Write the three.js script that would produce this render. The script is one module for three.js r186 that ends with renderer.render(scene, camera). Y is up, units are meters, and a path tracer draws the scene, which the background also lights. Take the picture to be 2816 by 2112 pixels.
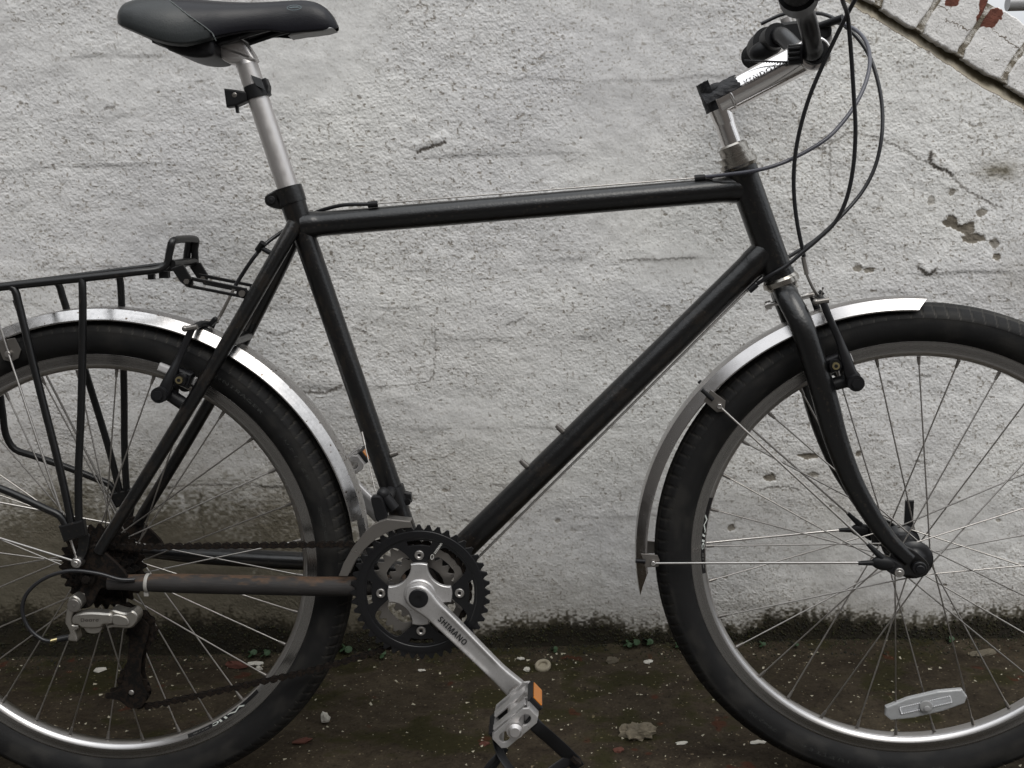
import * as THREE from 'three';
import { mergeGeometries } from 'three/addons/utils/BufferGeometryUtils.js';

// ---------------------------------------------------------------- camera, sky, sun, exposure
const scene = new THREE.Scene();
const camera = new THREE.PerspectiveCamera(40.005, 4 / 3, 0.05, 200);
camera.position.set(0.5952, 0.9243, 1.2971);
camera.quaternion.set(-0.12799, 0.012434, -0.009912, 0.991648).normalize();
const renderer = new THREE.WebGLRenderer({ antialias: true });
renderer.setSize(1024, 768);
renderer.toneMapping = THREE.LinearToneMapping;
renderer.toneMappingExposure = 1.46;
renderer.shadowMap.enabled = true;
{
  // even overcast: brighter towards the zenith, the same all round
  const w = 64, h = 32, d = new Float32Array(w * h * 4);
  for (let j = 0; j < h; j++) for (let i = 0; i < w; i++) {
    const el = ((j + 0.5) / h - 0.5) * Math.PI, s = Math.sin(el), k = (j * w + i) * 4;
    const L = s >= 0 ? 1.45 * (1 + 2 * s) / 3 : 0.1;
    d[k] = L * 0.957; d[k + 1] = L * 0.99; d[k + 2] = L * 1.025; d[k + 3] = 1;
  }
  const t = new THREE.DataTexture(d, w, h, THREE.RGBAFormat, THREE.FloatType);
  t.mapping = THREE.EquirectangularReflectionMapping; t.magFilter = THREE.LinearFilter; t.needsUpdate = true;
  scene.background = t; scene.environment = t;
}
const sun = new THREE.DirectionalLight(0xfffaf2, 0.9);
sun.position.set(1.8, 5, 2.4); sun.target.position.set(0.5, 0.4, -0.2);
sun.castShadow = true; sun.shadow.radius = 55; sun.shadow.mapSize.set(2048, 2048);
Object.assign(sun.shadow.camera, { left: -3, right: 3, top: 3, bottom: -3, near: 0.5, far: 12 });
scene.add(sun, sun.target);

// ---------------------------------------------------------------- helpers
let seed = 7;
const rnd = () => { seed = (seed * 1664525 + 1013904223) >>> 0; return seed / 4294967296; };
const mix = (a, b, t) => a + (b - a) * t;
const clamp = (x, a = 0, b = 1) => Math.max(a, Math.min(b, x));
const sstep = (a, b, x) => { const t = clamp((x - a) / (b - a)); return t * t * (3 - 2 * t); };
function hash(i, j, s) { let h = Math.imul(i, 374761393) ^ Math.imul(j, 668265263) ^ Math.imul(s, 1274126177); h = Math.imul(h ^ (h >>> 13), 1103515245); h ^= h >>> 16; return (h >>> 0) / 4294967296; }
function vn(x, y, s = 1) {
  const i = Math.floor(x), j = Math.floor(y), f = x - i, g = y - j, u = f * f * (3 - 2 * f), v = g * g * (3 - 2 * g);
  const a = hash(i, j, s), b = hash(i + 1, j, s), c = hash(i, j + 1, s), d = hash(i + 1, j + 1, s);
  return a + (b - a) * u + (c - a) * v + (a - b - c + d) * u * v;
}
function fbm(x, y, o = 4, s = 1) { let r = 0, a = 0.5, n = 0; for (let k = 0; k < o; k++) { r += a * vn(x, y, s + k * 17); n += a; x = x * 2.03 + 11.3; y = y * 2.03 + 5.7; a *= 0.5; } return r / n; }
function dSeg(x, y, ax, ay, bx, by) { const dx = bx - ax, dy = by - ay, t = clamp(((x - ax) * dx + (y - ay) * dy) / (dx * dx + dy * dy)); return Math.hypot(x - ax - t * dx, y - ay - t * dy); }
const taken = {};
const numbered = (n) => { taken[n] = (taken[n] || 0) + 1; return taken[n] === 1 ? n : n + '_' + String(taken[n] - 1).padStart(3, '0'); };
function tag(o, label, category, group) { o.userData.label = label; o.userData.category = category; if (group) o.userData.group = group; return o; }
function merge(gs) {
  const keepColor = !Array.isArray(gs);
  gs = (Array.isArray(gs) ? gs.flat(3) : [gs]).map((g) => { g = g.index ? g.toNonIndexed() : g; if (!g.attributes.uv) g.setAttribute('uv', new THREE.BufferAttribute(new Float32Array(g.attributes.position.count * 2), 2)); for (const k of Object.keys(g.attributes)) if (!['position', 'normal', 'uv', ...(keepColor ? ['color'] : [])].includes(k)) g.deleteAttribute(k); return g; });
  return gs.length === 1 ? gs[0] : mergeGeometries(gs);
}
function put(name, geos, mat, parent) {
  const m = new THREE.Mesh(merge(geos), mat);
  m.name = parent ? name : numbered(name); m.castShadow = m.receiveShadow = true;
  (parent || scene).add(m); return m;
}
function grp(name, parent) { const g = new THREE.Group(); g.name = parent ? name : numbered(name); (parent || scene).add(g); return g; }
const V = (a) => (a.isVector3 ? a : new THREE.Vector3(a[0], a[1], a[2] || 0));

// tube along points; r = number or f(t); flat scales the section along the (initially z) normal
function sweep(pts, r, o = {}) {
  const { norm = false, seg = pts.length > 2 ? 48 : 1, rs = 14, flat = 1, cap = true, curve = pts.length > 2, tension = 0.5 } = o;
  let P = pts.map(V);
  if (curve) P = new THREE.CatmullRomCurve3(P, false, 'centripetal', tension).getSpacedPoints(seg);
  else if (seg > 1 && P.length === 2) P = Array.from({ length: seg + 1 }, (_, i) => P[0].clone().lerp(P[1], i / seg));
  const n = P.length, pos = [], uv = [], idx = [];
  const T = P.map((p, i) => P[Math.min(i + 1, n - 1)].clone().sub(P[Math.max(i - 1, 0)]).normalize());
  let N = o.up ? V(o.up).clone() : new THREE.Vector3(0, 0, 1); if (Math.abs(N.dot(T[0])) > 0.95) N.set(1, 0, 0);
  let len = 0;
  for (let i = 0; i < n; i++) {
    N.sub(T[i].clone().multiplyScalar(N.dot(T[i]))).normalize();
    const B = T[i].clone().cross(N);
    if (i) len += P[i].distanceTo(P[i - 1]);
    const R = typeof r === 'function' ? r(i / (n - 1)) : r, F = typeof flat === 'function' ? flat(i / (n - 1)) : flat;
    for (let k = 0; k <= rs; k++) {
      const a = (k / rs) * Math.PI * 2, c = Math.cos(a) * R * F, s = Math.sin(a) * R;
      pos.push(P[i].x + N.x * c + B.x * s, P[i].y + N.y * c + B.y * s, P[i].z + N.z * c + B.z * s);
      uv.push(norm ? k / rs : (k / rs) * 2 * Math.PI * R, len);
    }
  }
  for (let i = 0; i < n - 1; i++) for (let k = 0; k < rs; k++) { const a = i * (rs + 1) + k, b = a + rs + 1; idx.push(a, a + 1, b, b, a + 1, b + 1); }
  const g = new THREE.BufferGeometry();
  g.setAttribute('position', new THREE.Float32BufferAttribute(pos, 3)); g.setAttribute('uv', new THREE.Float32BufferAttribute(uv, 2)); g.setIndex(idx); g.computeVertexNormals();
  // seam normals
  const nm = g.attributes.normal;
  for (let i = 0; i < n; i++) { const a = i * (rs + 1), b = a + rs, x = nm.getX(a) + nm.getX(b), y = nm.getY(a) + nm.getY(b), z = nm.getZ(a) + nm.getZ(b), l = Math.hypot(x, y, z) || 1; nm.setXYZ(a, x / l, y / l, z / l); nm.setXYZ(b, x / l, y / l, z / l); }
  if (!cap) return g;
  const caps = [];
  for (const e of [0, n - 1]) {
    const cp = [], cn = [], cu = [], t = T[e], sgn = e ? 1 : -1, base = e * (rs + 1);
    for (let k = 0; k < rs; k++) {
      const q = [base + (e ? k : k + 1), base + (e ? k + 1 : k)];
      cp.push(P[e].x, P[e].y, P[e].z); for (const w of q) cp.push(pos[w * 3], pos[w * 3 + 1], pos[w * 3 + 2]);
      for (let w = 0; w < 3; w++) { cn.push(t.x * sgn, t.y * sgn, t.z * sgn); cu.push(0, 0); }
    }
    const c = new THREE.BufferGeometry(); c.setAttribute('position', new THREE.Float32BufferAttribute(cp, 3)); c.setAttribute('normal', new THREE.Float32BufferAttribute(cn, 3)); c.setAttribute('uv', new THREE.Float32BufferAttribute(cu, 2)); caps.push(c);
  }
  return merge([g, ...caps]);
}
const rod = (a, b, r, rs = 10) => sweep([a, b], r, { rs });
const cone = (a, b, r0, r1, rs = 16) => sweep([a, b], (t) => mix(r0, r1, t), { rs });
// outline in x,y pushed from z0 to z1 with a small bevel
function plate(pts, z0, z1, bevel = 0.0006, o = {}) {
  let s;
  if (pts instanceof THREE.Shape) s = pts;
  else if (o.smooth) { s = new THREE.Shape(new THREE.CatmullRomCurve3(pts.map((p) => new THREE.Vector3(p[0], p[1], 0)), true, 'centripetal').getPoints(o.smooth).slice(0, -1).map((p) => new THREE.Vector2(p.x, p.y))); }
  else s = new THREE.Shape(pts.map((p) => new THREE.Vector2(p[0], p[1])));
  const b = Math.min(bevel, (z1 - z0) / 2.2);
  const g = new THREE.ExtrudeGeometry(s, { depth: z1 - z0 - 2 * b, bevelEnabled: true, bevelThickness: b, bevelSize: b, bevelOffset: -b, bevelSegments: o.bs || 2, curveSegments: o.cs || 10 });
  g.translate(0, 0, z0 + b); return g;
}
// revolve [r, z] pairs about the z axis through (cx, cy)
function spin(prof, cx = 0, cy = 0, seg = 48) {
  const g = new THREE.LatheGeometry(prof.map((p) => new THREE.Vector2(p[0], p[1])), seg); g.rotateX(Math.PI / 2); g.translate(cx, cy, 0); return g;
}
const disc = (cx, cy, z0, z1, r, bev = 0.0008, seg = 32) => spin([[0.0001, z1], [r - bev, z1], [r, z1 - bev], [r, z0 + bev], [r - bev, z0], [0.0001, z0]].reverse(), cx, cy, seg);
function along(g, a, b) { // geometry built along +z from the origin, laid from a towards b
  const d = V(b).clone().sub(V(a)).normalize(); g.applyQuaternion(new THREE.Quaternion().setFromUnitVectors(new THREE.Vector3(0, 0, 1), d)); g.translate(...V(a).toArray()); return g;
}
function box(cx, cy, cz, sx, sy, sz, rot = 0, bev = 0.0008) {
  const g = plate([[-sx / 2, -sy / 2], [sx / 2, -sy / 2], [sx / 2, sy / 2], [-sx / 2, sy / 2]], -sz / 2, sz / 2, Math.min(bev, sx / 3, sy / 3)); g.rotateZ(rot); g.translate(cx, cy, cz); return g;
}
const blob = (cx, cy, cz, sx, sy, sz, rot = 0) => { const g = new THREE.SphereGeometry(1, 20, 14); g.scale(sx, sy, sz); g.rotateZ(rot); g.translate(cx, cy, cz); return g; };

// ---------------------------------------------------------------- textures and materials
function dataTex(w, h, f, srgb, ch = 4) {
  const d = new Uint8Array(w * h * 4), o = [0, 0, 0, 255];
  for (let j = 0; j < h; j++) for (let i = 0; i < w; i++) { o[3] = 255; f(i, j, o); const k = (j * w + i) * 4; d[k] = clamp(o[0], 0, 255); d[k + 1] = clamp(o[1], 0, 255); d[k + 2] = clamp(o[2], 0, 255); d[k + 3] = o[3]; }
  const t = new THREE.DataTexture(d, w, h); t.magFilter = THREE.LinearFilter; t.minFilter = THREE.LinearMipmapLinearFilter; t.wrapS = t.wrapT = THREE.RepeatWrapping; if (srgb) t.colorSpace = THREE.SRGBColorSpace; t.needsUpdate = true; return t;
}
// tiling noise for small things: periodic value noise
function pn(x, y, p, s) { const i = Math.floor(x), j = Math.floor(y), f = x - i, g = y - j, u = f * f * (3 - 2 * f), v = g * g * (3 - 2 * g), m = (k) => ((k % p) + p) % p; const a = hash(m(i), m(j), s), b = hash(m(i + 1), m(j), s), c = hash(m(i), m(j + 1), s), d = hash(m(i + 1), m(j + 1), s); return a + (b - a) * u + (c - a) * v + (a - b - c + d) * u * v; }
const NT = 256;
const tileNoise = (freqs, s, f) => dataTex(NT, NT, (i, j, o) => { let r = 0, n = 0; freqs.forEach(([p, a], k) => { r += a * pn((i / NT) * p, (j / NT) * p, p, s + k); n += a; }); f(r / n, o, i, j); });
const rep = (t, k) => { const c = t.clone(); c.repeat.set(k, k); c.needsUpdate = true; return c; };
const brushBump = tileNoise([[16, 1], [40, 1], [90, 0.7]], 3, (v, o) => { o[0] = o[1] = o[2] = v * 255; });
const roughVar = tileNoise([[5, 1], [13, 0.8], [60, 0.5]], 9, (v, o) => { const q = clamp(0.8 + (v - 0.5) * 0.55, 0.5, 1) * 255; o[0] = o[1] = o[2] = q; });
// black paint with chips, dried mud specks
const paintMap = (() => { const t = tileNoise([[40, 1], [90, 1]], 21, (v, o, i, j) => {
  const big = pn(i / NT * 7, j / NT * 7, 7, 5), d = pn(i / NT * 60, j / NT * 60, 60, 51);
  let r = 12, g = 12, b = 13; const m = v * 0.6 + big * 0.4;
  if (m > 0.66) { const k = sstep(0.66, 0.74, m); r = mix(r, 34, k); g = mix(g, 30, k); b = mix(b, 26, k); }
  if (d > 0.975) { r = 70; g = 64; b = 54; }
  o[0] = r; o[1] = g; o[2] = b; }); t.colorSpace = THREE.SRGBColorSpace; return t; })();
const mudMap = (() => { const t = tileNoise([[30, 1], [80, 1]], 25, (v, o, i, j) => { const big = pn(i / NT * 5, j / NT * 5, 5, 7), d = pn(i / NT * 70, j / NT * 70, 70, 53), k = sstep(0.5, 0.72, v * 0.5 + big * 0.5); o[0] = mix(11, 27, k); o[1] = mix(11, 23, k); o[2] = mix(12, 20, k); if (d > 0.95) { o[0] = 62; o[1] = 56; o[2] = 47; } }); t.colorSpace = THREE.SRGBColorSpace; return t; })();
const rustMap = (() => { const t = tileNoise([[9, 1], [22, 1], [60, 0.7]], 33, (v, o) => { const k = sstep(0.44, 0.6, v); o[0] = mix(30, 78, k); o[1] = mix(26, 48, k); o[2] = mix(24, 30, k); }); t.colorSpace = THREE.SRGBColorSpace; return t; })();
const filthMap = (() => { const t = tileNoise([[12, 1], [30, 1], [80, 0.8]], 43, (v, o) => { const k = sstep(0.4, 0.62, v); o[0] = mix(13, 31, k); o[1] = mix(11, 24, k); o[2] = mix(10, 19, k); }); t.colorSpace = THREE.SRGBColorSpace; return t; })();
const alloyMap = (() => { const t = tileNoise([[8, 1], [30, 0.7], [100, 0.8]], 61, (v, o, i, j) => { const d = pn(i / NT * 70, j / NT * 70, 70, 66); let q = 208 + (v - 0.5) * 22; let r = q, g = q, b = q; if (d > 0.955) { r *= 0.6; g *= 0.52; b *= 0.45; } o[0] = r; o[1] = g; o[2] = b; }); t.colorSpace = THREE.SRGBColorSpace; return t; })();
const M = {};
const std = (p) => new THREE.MeshStandardMaterial(p), phy = (p) => new THREE.MeshPhysicalMaterial(p);
const C = (r, g, b) => new THREE.Color().setRGB(r, g, b);
M.paint = phy({ map: rep(paintMap, 7), roughness: 0.3, specularIntensity: 0.9, clearcoat: 0.15, clearcoatRoughness: 0.2, bumpMap: rep(brushBump, 10), bumpScale: 0.00028 });
M.rackPaint = phy({ map: rep(paintMap, 6), roughness: 0.36, specularIntensity: 0.9 });
M.rusty = std({ map: rep(rustMap, 9), roughness: 0.8, bumpMap: rep(brushBump, 12), bumpScale: 0.0004 });
M.filthy = phy({ map: rep(filthMap, 14), roughness: 0.8, specularIntensity: 0.35, bumpMap: rep(brushBump, 14), bumpScale: 0.0004 });
M.alloy = std({ map: rep(alloyMap, 14), color: C(0.76, 0.74, 0.73), metalness: 0.7, roughness: 0.46, roughnessMap: rep(roughVar, 16) });
M.satin = std({ color: C(0.52, 0.5, 0.49), metalness: 0.8, roughness: 0.5, roughnessMap: rep(roughVar, 18) });
M.chrome = std({ color: C(0.72, 0.7, 0.69), metalness: 1, roughness: 0.17 });
M.dullSteel = std({ color: C(0.23, 0.215, 0.2), metalness: 0.8, roughness: 0.42, roughnessMap: rep(roughVar, 14) });
M.bolt = std({ color: C(0.5, 0.48, 0.46), metalness: 1, roughness: 0.35 });
M.brass = std({ color: C(0.42, 0.36, 0.2), metalness: 1, roughness: 0.4 });
M.plastic = phy({ color: C(0.008, 0.008, 0.009), roughness: 0.48, specularIntensity: 0.55 });
M.gloss = phy({ color: C(0.007, 0.007, 0.008), roughness: 0.3, specularIntensity: 0.75 });
M.rubber = phy({ color: C(0.013, 0.0128, 0.013), roughness: 0.72, specularIntensity: 0.4, bumpMap: rep(brushBump, 12), bumpScale: 0.0002 });
M.cable = phy({ color: C(0.012, 0.012, 0.014), roughness: 0.35 });
M.cableGrey = phy({ color: C(0.06, 0.06, 0.075), roughness: 0.32 });
M.wire = std({ color: C(0.4, 0.38, 0.36), metalness: 1, roughness: 0.4 });
M.paintDirty = M.paint.clone(); M.paintDirty.map = rep(mudMap, 7);
M.mech = std({ color: C(0.36, 0.34, 0.31), metalness: 0.9, roughness: 0.4, roughnessMap: rep(roughVar, 22) });
M.spoke = std({ color: C(0.4, 0.38, 0.36), metalness: 1, roughness: 0.34 });
M.headset = std({ color: C(0.36, 0.34, 0.31), metalness: 1, roughness: 0.33, roughnessMap: rep(roughVar, 20) });
M.tape = phy({ color: C(0.01, 0.01, 0.012), roughness: 0.45, specularIntensity: 0.6, bumpMap: rep(brushBump, 40), bumpScale: 0.0006 });
M.vinyl = phy({ color: C(0.006, 0.006, 0.009), roughness: 0.36, specularIntensity: 0.55, bumpMap: rep(brushBump, 30), bumpScale: 0.00012 });
M.vinylGrey = phy({ color: C(0.024, 0.027, 0.028), roughness: 0.42, specularIntensity: 0.7, bumpMap: rep(brushBump, 40), bumpScale: 0.00015 });
M.thread = std({ color: C(0.1, 0.11, 0.11), roughness: 0.9 });
M.flash = std({ color: C(0.3, 0.3, 0.3), roughness: 0.6 });
M.amber = phy({ color: C(0.46, 0.15, 0.012), roughness: 0.3, clearcoat: 0.5 });
M.reflector = phy({ color: C(0.34, 0.345, 0.35), roughness: 0.25, clearcoat: 0.6, bumpMap: rep(brushBump, 60), bumpScale: 0.0006 });
M.padGrey = std({ color: C(0.42, 0.41, 0.41), roughness: 0.5 });

// ---------------------------------------------------------------- the painted wall
const slopeY = (x) => 1.0618 - 0.5777 * (x - 1.1032);            // foot of the sloping brick coping
const TORN = [[1.1043, 1.0448], [1.1571, 1.0134], [1.1947, 0.9923], [1.2238, 0.9733], [1.2633, 0.9477], [1.3172, 0.9196], [1.3452, 0.9049]];
function tornY(x) { // ragged upper edge of the render
  const w = (fbm(x * 60, 3.3, 3, 5) - 0.5) * 0.008 + (vn(x * 260, 1, 8) - 0.5) * 0.0022;
  if (x <= TORN[0][0] || x >= TORN[6][0]) return slopeY(x) - 0.0175 + w;
  for (let k = 0; k < 6; k++) if (x <= TORN[k + 1][0]) return mix(TORN[k][1], TORN[k + 1][1], (x - TORN[k][0]) / (TORN[k + 1][0] - TORN[k][0])) + w * 0.6;
}
const WW = 2048, WH = 1248, WX = -0.5, WY = -0.05, WSX = 2.05, WSY = 1.25;
const relief = new Float32Array(WW * WH), crackA = new Float32Array(WW * WH), peelA = new Float32Array(WW * WH), liftA = new Float32Array(WW * WH);
const undul = (x, y) => (fbm(x * 2.2, y * 3.1, 3, 71) - 0.5) * 0.012 + (fbm(x * 9, y * 13, 3, 77) - 0.5) * 0.0042;
// old courses that show through the render as broken ledges: height, from, to, step
const LEDGES = [[0.848, -0.35, 0.02, 0.00108], [0.849, 0.2, 0.27, 0.00108], [0.851, 0.44, 0.5, 0.00192], [0.852, 0.5, 0.68, 0.00084], [0.684, 0.6, 0.87, 0.00132], [0.694, -0.2, 0.1, 0.00108], [1.012, -0.12, 0.06, 0.00150], [0.486, 0.15, 0.42, 0.00120], [0.655, 1.2, 1.5, 0.00180], [0.41, 1.0, 1.4, 0.00090], [0.56, 0.4, 0.7, 0.00084], [0.318, -0.1, 0.3, 0.00180], [0.96, 0.5, 0.95, 0.00096], [0.77, 0.55, 1.0, 0.00084], [0.925, -0.3, 0.35, 0.00084], [0.62, -0.05, 0.4, 0.00078], [0.62, 0.75, 1.2, 0.00072], [0.76, 0.0, 0.45, 0.00072], [0.41, 0.35, 0.8, 0.00072], [0.25, 0.4, 0.85, 0.00084]];
for (let j = 0; j < WH; j++) for (let i = 0; i < WW; i++) {
  const x = WX + ((i + 0.5) / WW) * WSX, y = WY + ((j + 0.5) / WH) * WSY;
  let h = undul(x, y) + (fbm(x * 42, y * 60, 3, 81) - 0.5) * 0.0016;
  for (const [ly, x0, x1, a] of LEDGES) {
    const yy = y - ly - (vn(x * 14, ly * 50, 4) - 0.5) * 0.012; if (yy < -0.01 || yy > 0.06) continue;
    const m = sstep(x0 - 0.05, x0 + 0.05, x) * (1 - sstep(x1 - 0.05, x1 + 0.05, x)) * sstep(0.25, 0.6, vn(x * 22, ly * 31, 12));
    h += a * m * sstep(-0.003, 0.002, yy) * (1 - sstep(0.004, 0.05, yy));
  }
  const ty = tornY(x);
  if (y > ty) { const t = (y - ty) / Math.max(0.006, slopeY(x) - ty); h -= 0.002 + 0.011 * clamp(t); }
  relief[j * WW + i] = h;
}
function stamp(x, y, r, f) {
  const ci = ((x - WX) / WSX) * WW, cj = ((y - WY) / WSY) * WH, R = (r / WSX) * WW;
  for (let j = Math.max(0, Math.floor(cj - R)); j <= Math.min(WH - 1, cj + R); j++) for (let i = Math.max(0, Math.floor(ci - R)); i <= Math.min(WW - 1, ci + R); i++) {
    const d = Math.hypot(i - ci, j - cj) / R; if (d <= 1) f(j * WW + i, d, (i - ci) / R, (j - cj) / R);
  }
}
function crack(pts, w, dark, depth, lift = 0) {
  const P = new THREE.CatmullRomCurve3(pts.map((p) => new THREE.Vector3(p[0], p[1], 0)), false, 'centripetal').getSpacedPoints(Math.ceil(pts.length * 60));
  P.forEach((p, k) => {
    const jx = (fbm(k * 0.21, 1.7, 3, 91) - 0.5) * 0.008, jy = (fbm(k * 0.21, 9.7, 3, 93) - 0.5) * 0.008, q = 0.4 + 1.2 * vn(k * 0.13, 5, 95);
    const x = p.x + jx, y = p.y + jy, e = Math.min(1, k / 8, (P.length - 1 - k) / 8);
    stamp(x, y, w * (0.4 + q * 0.7), (n, d) => { const v = (1 - d) * e; crackA[n] = Math.max(crackA[n], dark * v * Math.min(1, q)); });
    if (lift) stamp(x, y + 0.009, 0.009, (n, d) => { liftA[n] = Math.max(liftA[n], 0.0014 * (1 - d)); });
  });
}
crack([[1.208, 0.843], [1.2066, 0.8276], [1.2152, 0.8187], [1.2314, 0.8132], [1.2427, 0.8042]], 0.002, 0.9, 0.004, 1);
crack([[1.1011, 0.8711], [1.1297, 0.862], [1.1585, 0.8493], [1.2024, 0.8242]], 0.0018, 0.45, 0.001);
crack([[1.2426, 0.8047], [1.2605, 0.7867], [1.2951, 0.7669], [1.3268, 0.7512]], 0.0018, 0.5, 0.001);
crack([[1.1998, 0.6631], [1.2176, 0.65], [1.2267, 0.659]], 0.002, 0.9, 0.002, 1);
crack([[0.409, 0.8605], [0.4334, 0.8682], [0.4407, 0.8703], [0.4528, 0.8736]], 0.002, 0.9, 0.002, 1);
crack([[0.426, 0.5948], [0.4216, 0.5255], [0.4142, 0.4943], [0.3757, 0.4857], [0.2838, 0.483]], 0.0015, 0.35, 0.001);
crack([[0.2033, 0.478], [0.2357, 0.4751], [0.2691, 0.4878]], 0.0022, 0.6, 0.001);
crack([[0.7221, 0.684], [0.7783, 0.6838], [0.8457, 0.6851]], 0.0018, 0.4, 0.002);
crack([[1.04, 0.86], [1.0566, 0.8624], [1.082, 0.8746], [1.1, 0.87]], 0.0016, 0.4, 0.001);
crack([[1.0509, 0.8579], [1.052, 0.82], [1.0548, 0.7737]], 0.0016, 0.35, 0.001);
crack([[0.13, 0.585], [0.17, 0.575], [0.2, 0.583]], 0.0016, 0.4, 0.001);
crack([[-0.2, 0.85], [-0.11, 0.849], [-0.01, 0.8476]], 0.0014, 0.15, 0.001);
crack([[-0.06, 0.312], [0.03, 0.318], [0.12, 0.314], [0.2, 0.306]], 0.0018, 0.35, 0.001);
crack([[0.016, 0.31], [0.012, 0.25], [0.02, 0.19]], 0.0016, 0.35, 0.001);
crack([[0.96, 0.29], [1.0, 0.295], [1.03, 0.288]], 0.0015, 0.5, 0.001);
for (let k = 0; k < 16; k++) { const x = mix(-0.35, 1.42, rnd()), y = mix(0.15, 1.05, rnd()), a = (rnd() - 0.5) * 1.2, l = mix(0.006, 0.03, rnd()); if (y < tornY(x) - 0.02) crack([[x, y], [x + l * 0.5, y + l * a * 0.4], [x + l, y + l * a]], 0.0013, 0.2 + 0.3 * rnd(), 0.001); }
function peel(x, y, rx, ry, a = 1, s = 1) {
  stamp(x, y, Math.max(rx, ry) * 1.6, (n, d, ux, uy) => {
    const R = Math.max(rx, ry) * 1.6, px = ux * R / rx, py = uy * R / ry, th = Math.atan2(py, px);
    const lim = 0.7 + 0.75 * (fbm(Math.cos(th) * 2.2 + x * 90, Math.sin(th) * 2.2 + y * 90, 3, 101) - 0.15), q = Math.hypot(px, py);
    const v = a * (1 - sstep(lim - 0.12, lim, q)); if (v > peelA[n]) { relief[n] -= 0.0016 * (v - peelA[n]); peelA[n] = v; }
  });
}
[[1.2472, 0.7323, 0.013, 0.011], [1.2757, 0.722, 0.012, 0.012], [1.262, 0.723, 0.012, 0.006], [1.2853, 0.7066, 0.02, 0.009], [1.2928, 0.7464, 0.01, 0.008, 0.8], [1.2446, 0.7803, 0.006, 0.006, 0.7], [1.2127, 0.7674, 0.006, 0.01, 0.5], [1.3227, 0.6765, 0.008, 0.006], [1.318, 0.6975, 0.01, 0.008, 0.7], [1.0415, 0.3479, 0.02, 0.006], [1.1237, 0.3507, 0.005, 0.006, 0.9], [0.9781, 0.3117, 0.012, 0.007, 0.9], [1.049, 0.3149, 0.013, 0.005, 0.6], [0.9156, 0.2224, 0.007, 0.006, 0.8], [1.1034, 0.6629, 0.008, 0.006, 0.8], [1.1225, 0.6593, 0.01, 0.005, 0.8], [0.43, 0.3, 0.006, 0.004, 0.6], [0.62, 0.24, 0.006, 0.004, 0.6]].forEach((p) => peel(...p));
for (let k = 0; k < 70; k++) { const r = mix(0.0015, 0.004, rnd() * rnd()); peel(mix(-0.35, 1.43, rnd()), mix(0.1, 1.0, rnd()), r * 1.5, r, 0.3 + 0.5 * rnd()); }
for (let n = 0; n < relief.length; n++) relief[n] += liftA[n];
const mossTop = (x) => mix(0.085, 0.046, sstep(-0.25, 0.22, x)) + (fbm(x * 16, 2.2, 4, 111) - 0.5) * 0.05 + (vn(x * 120, 7, 113) - 0.5) * 0.014;
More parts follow.
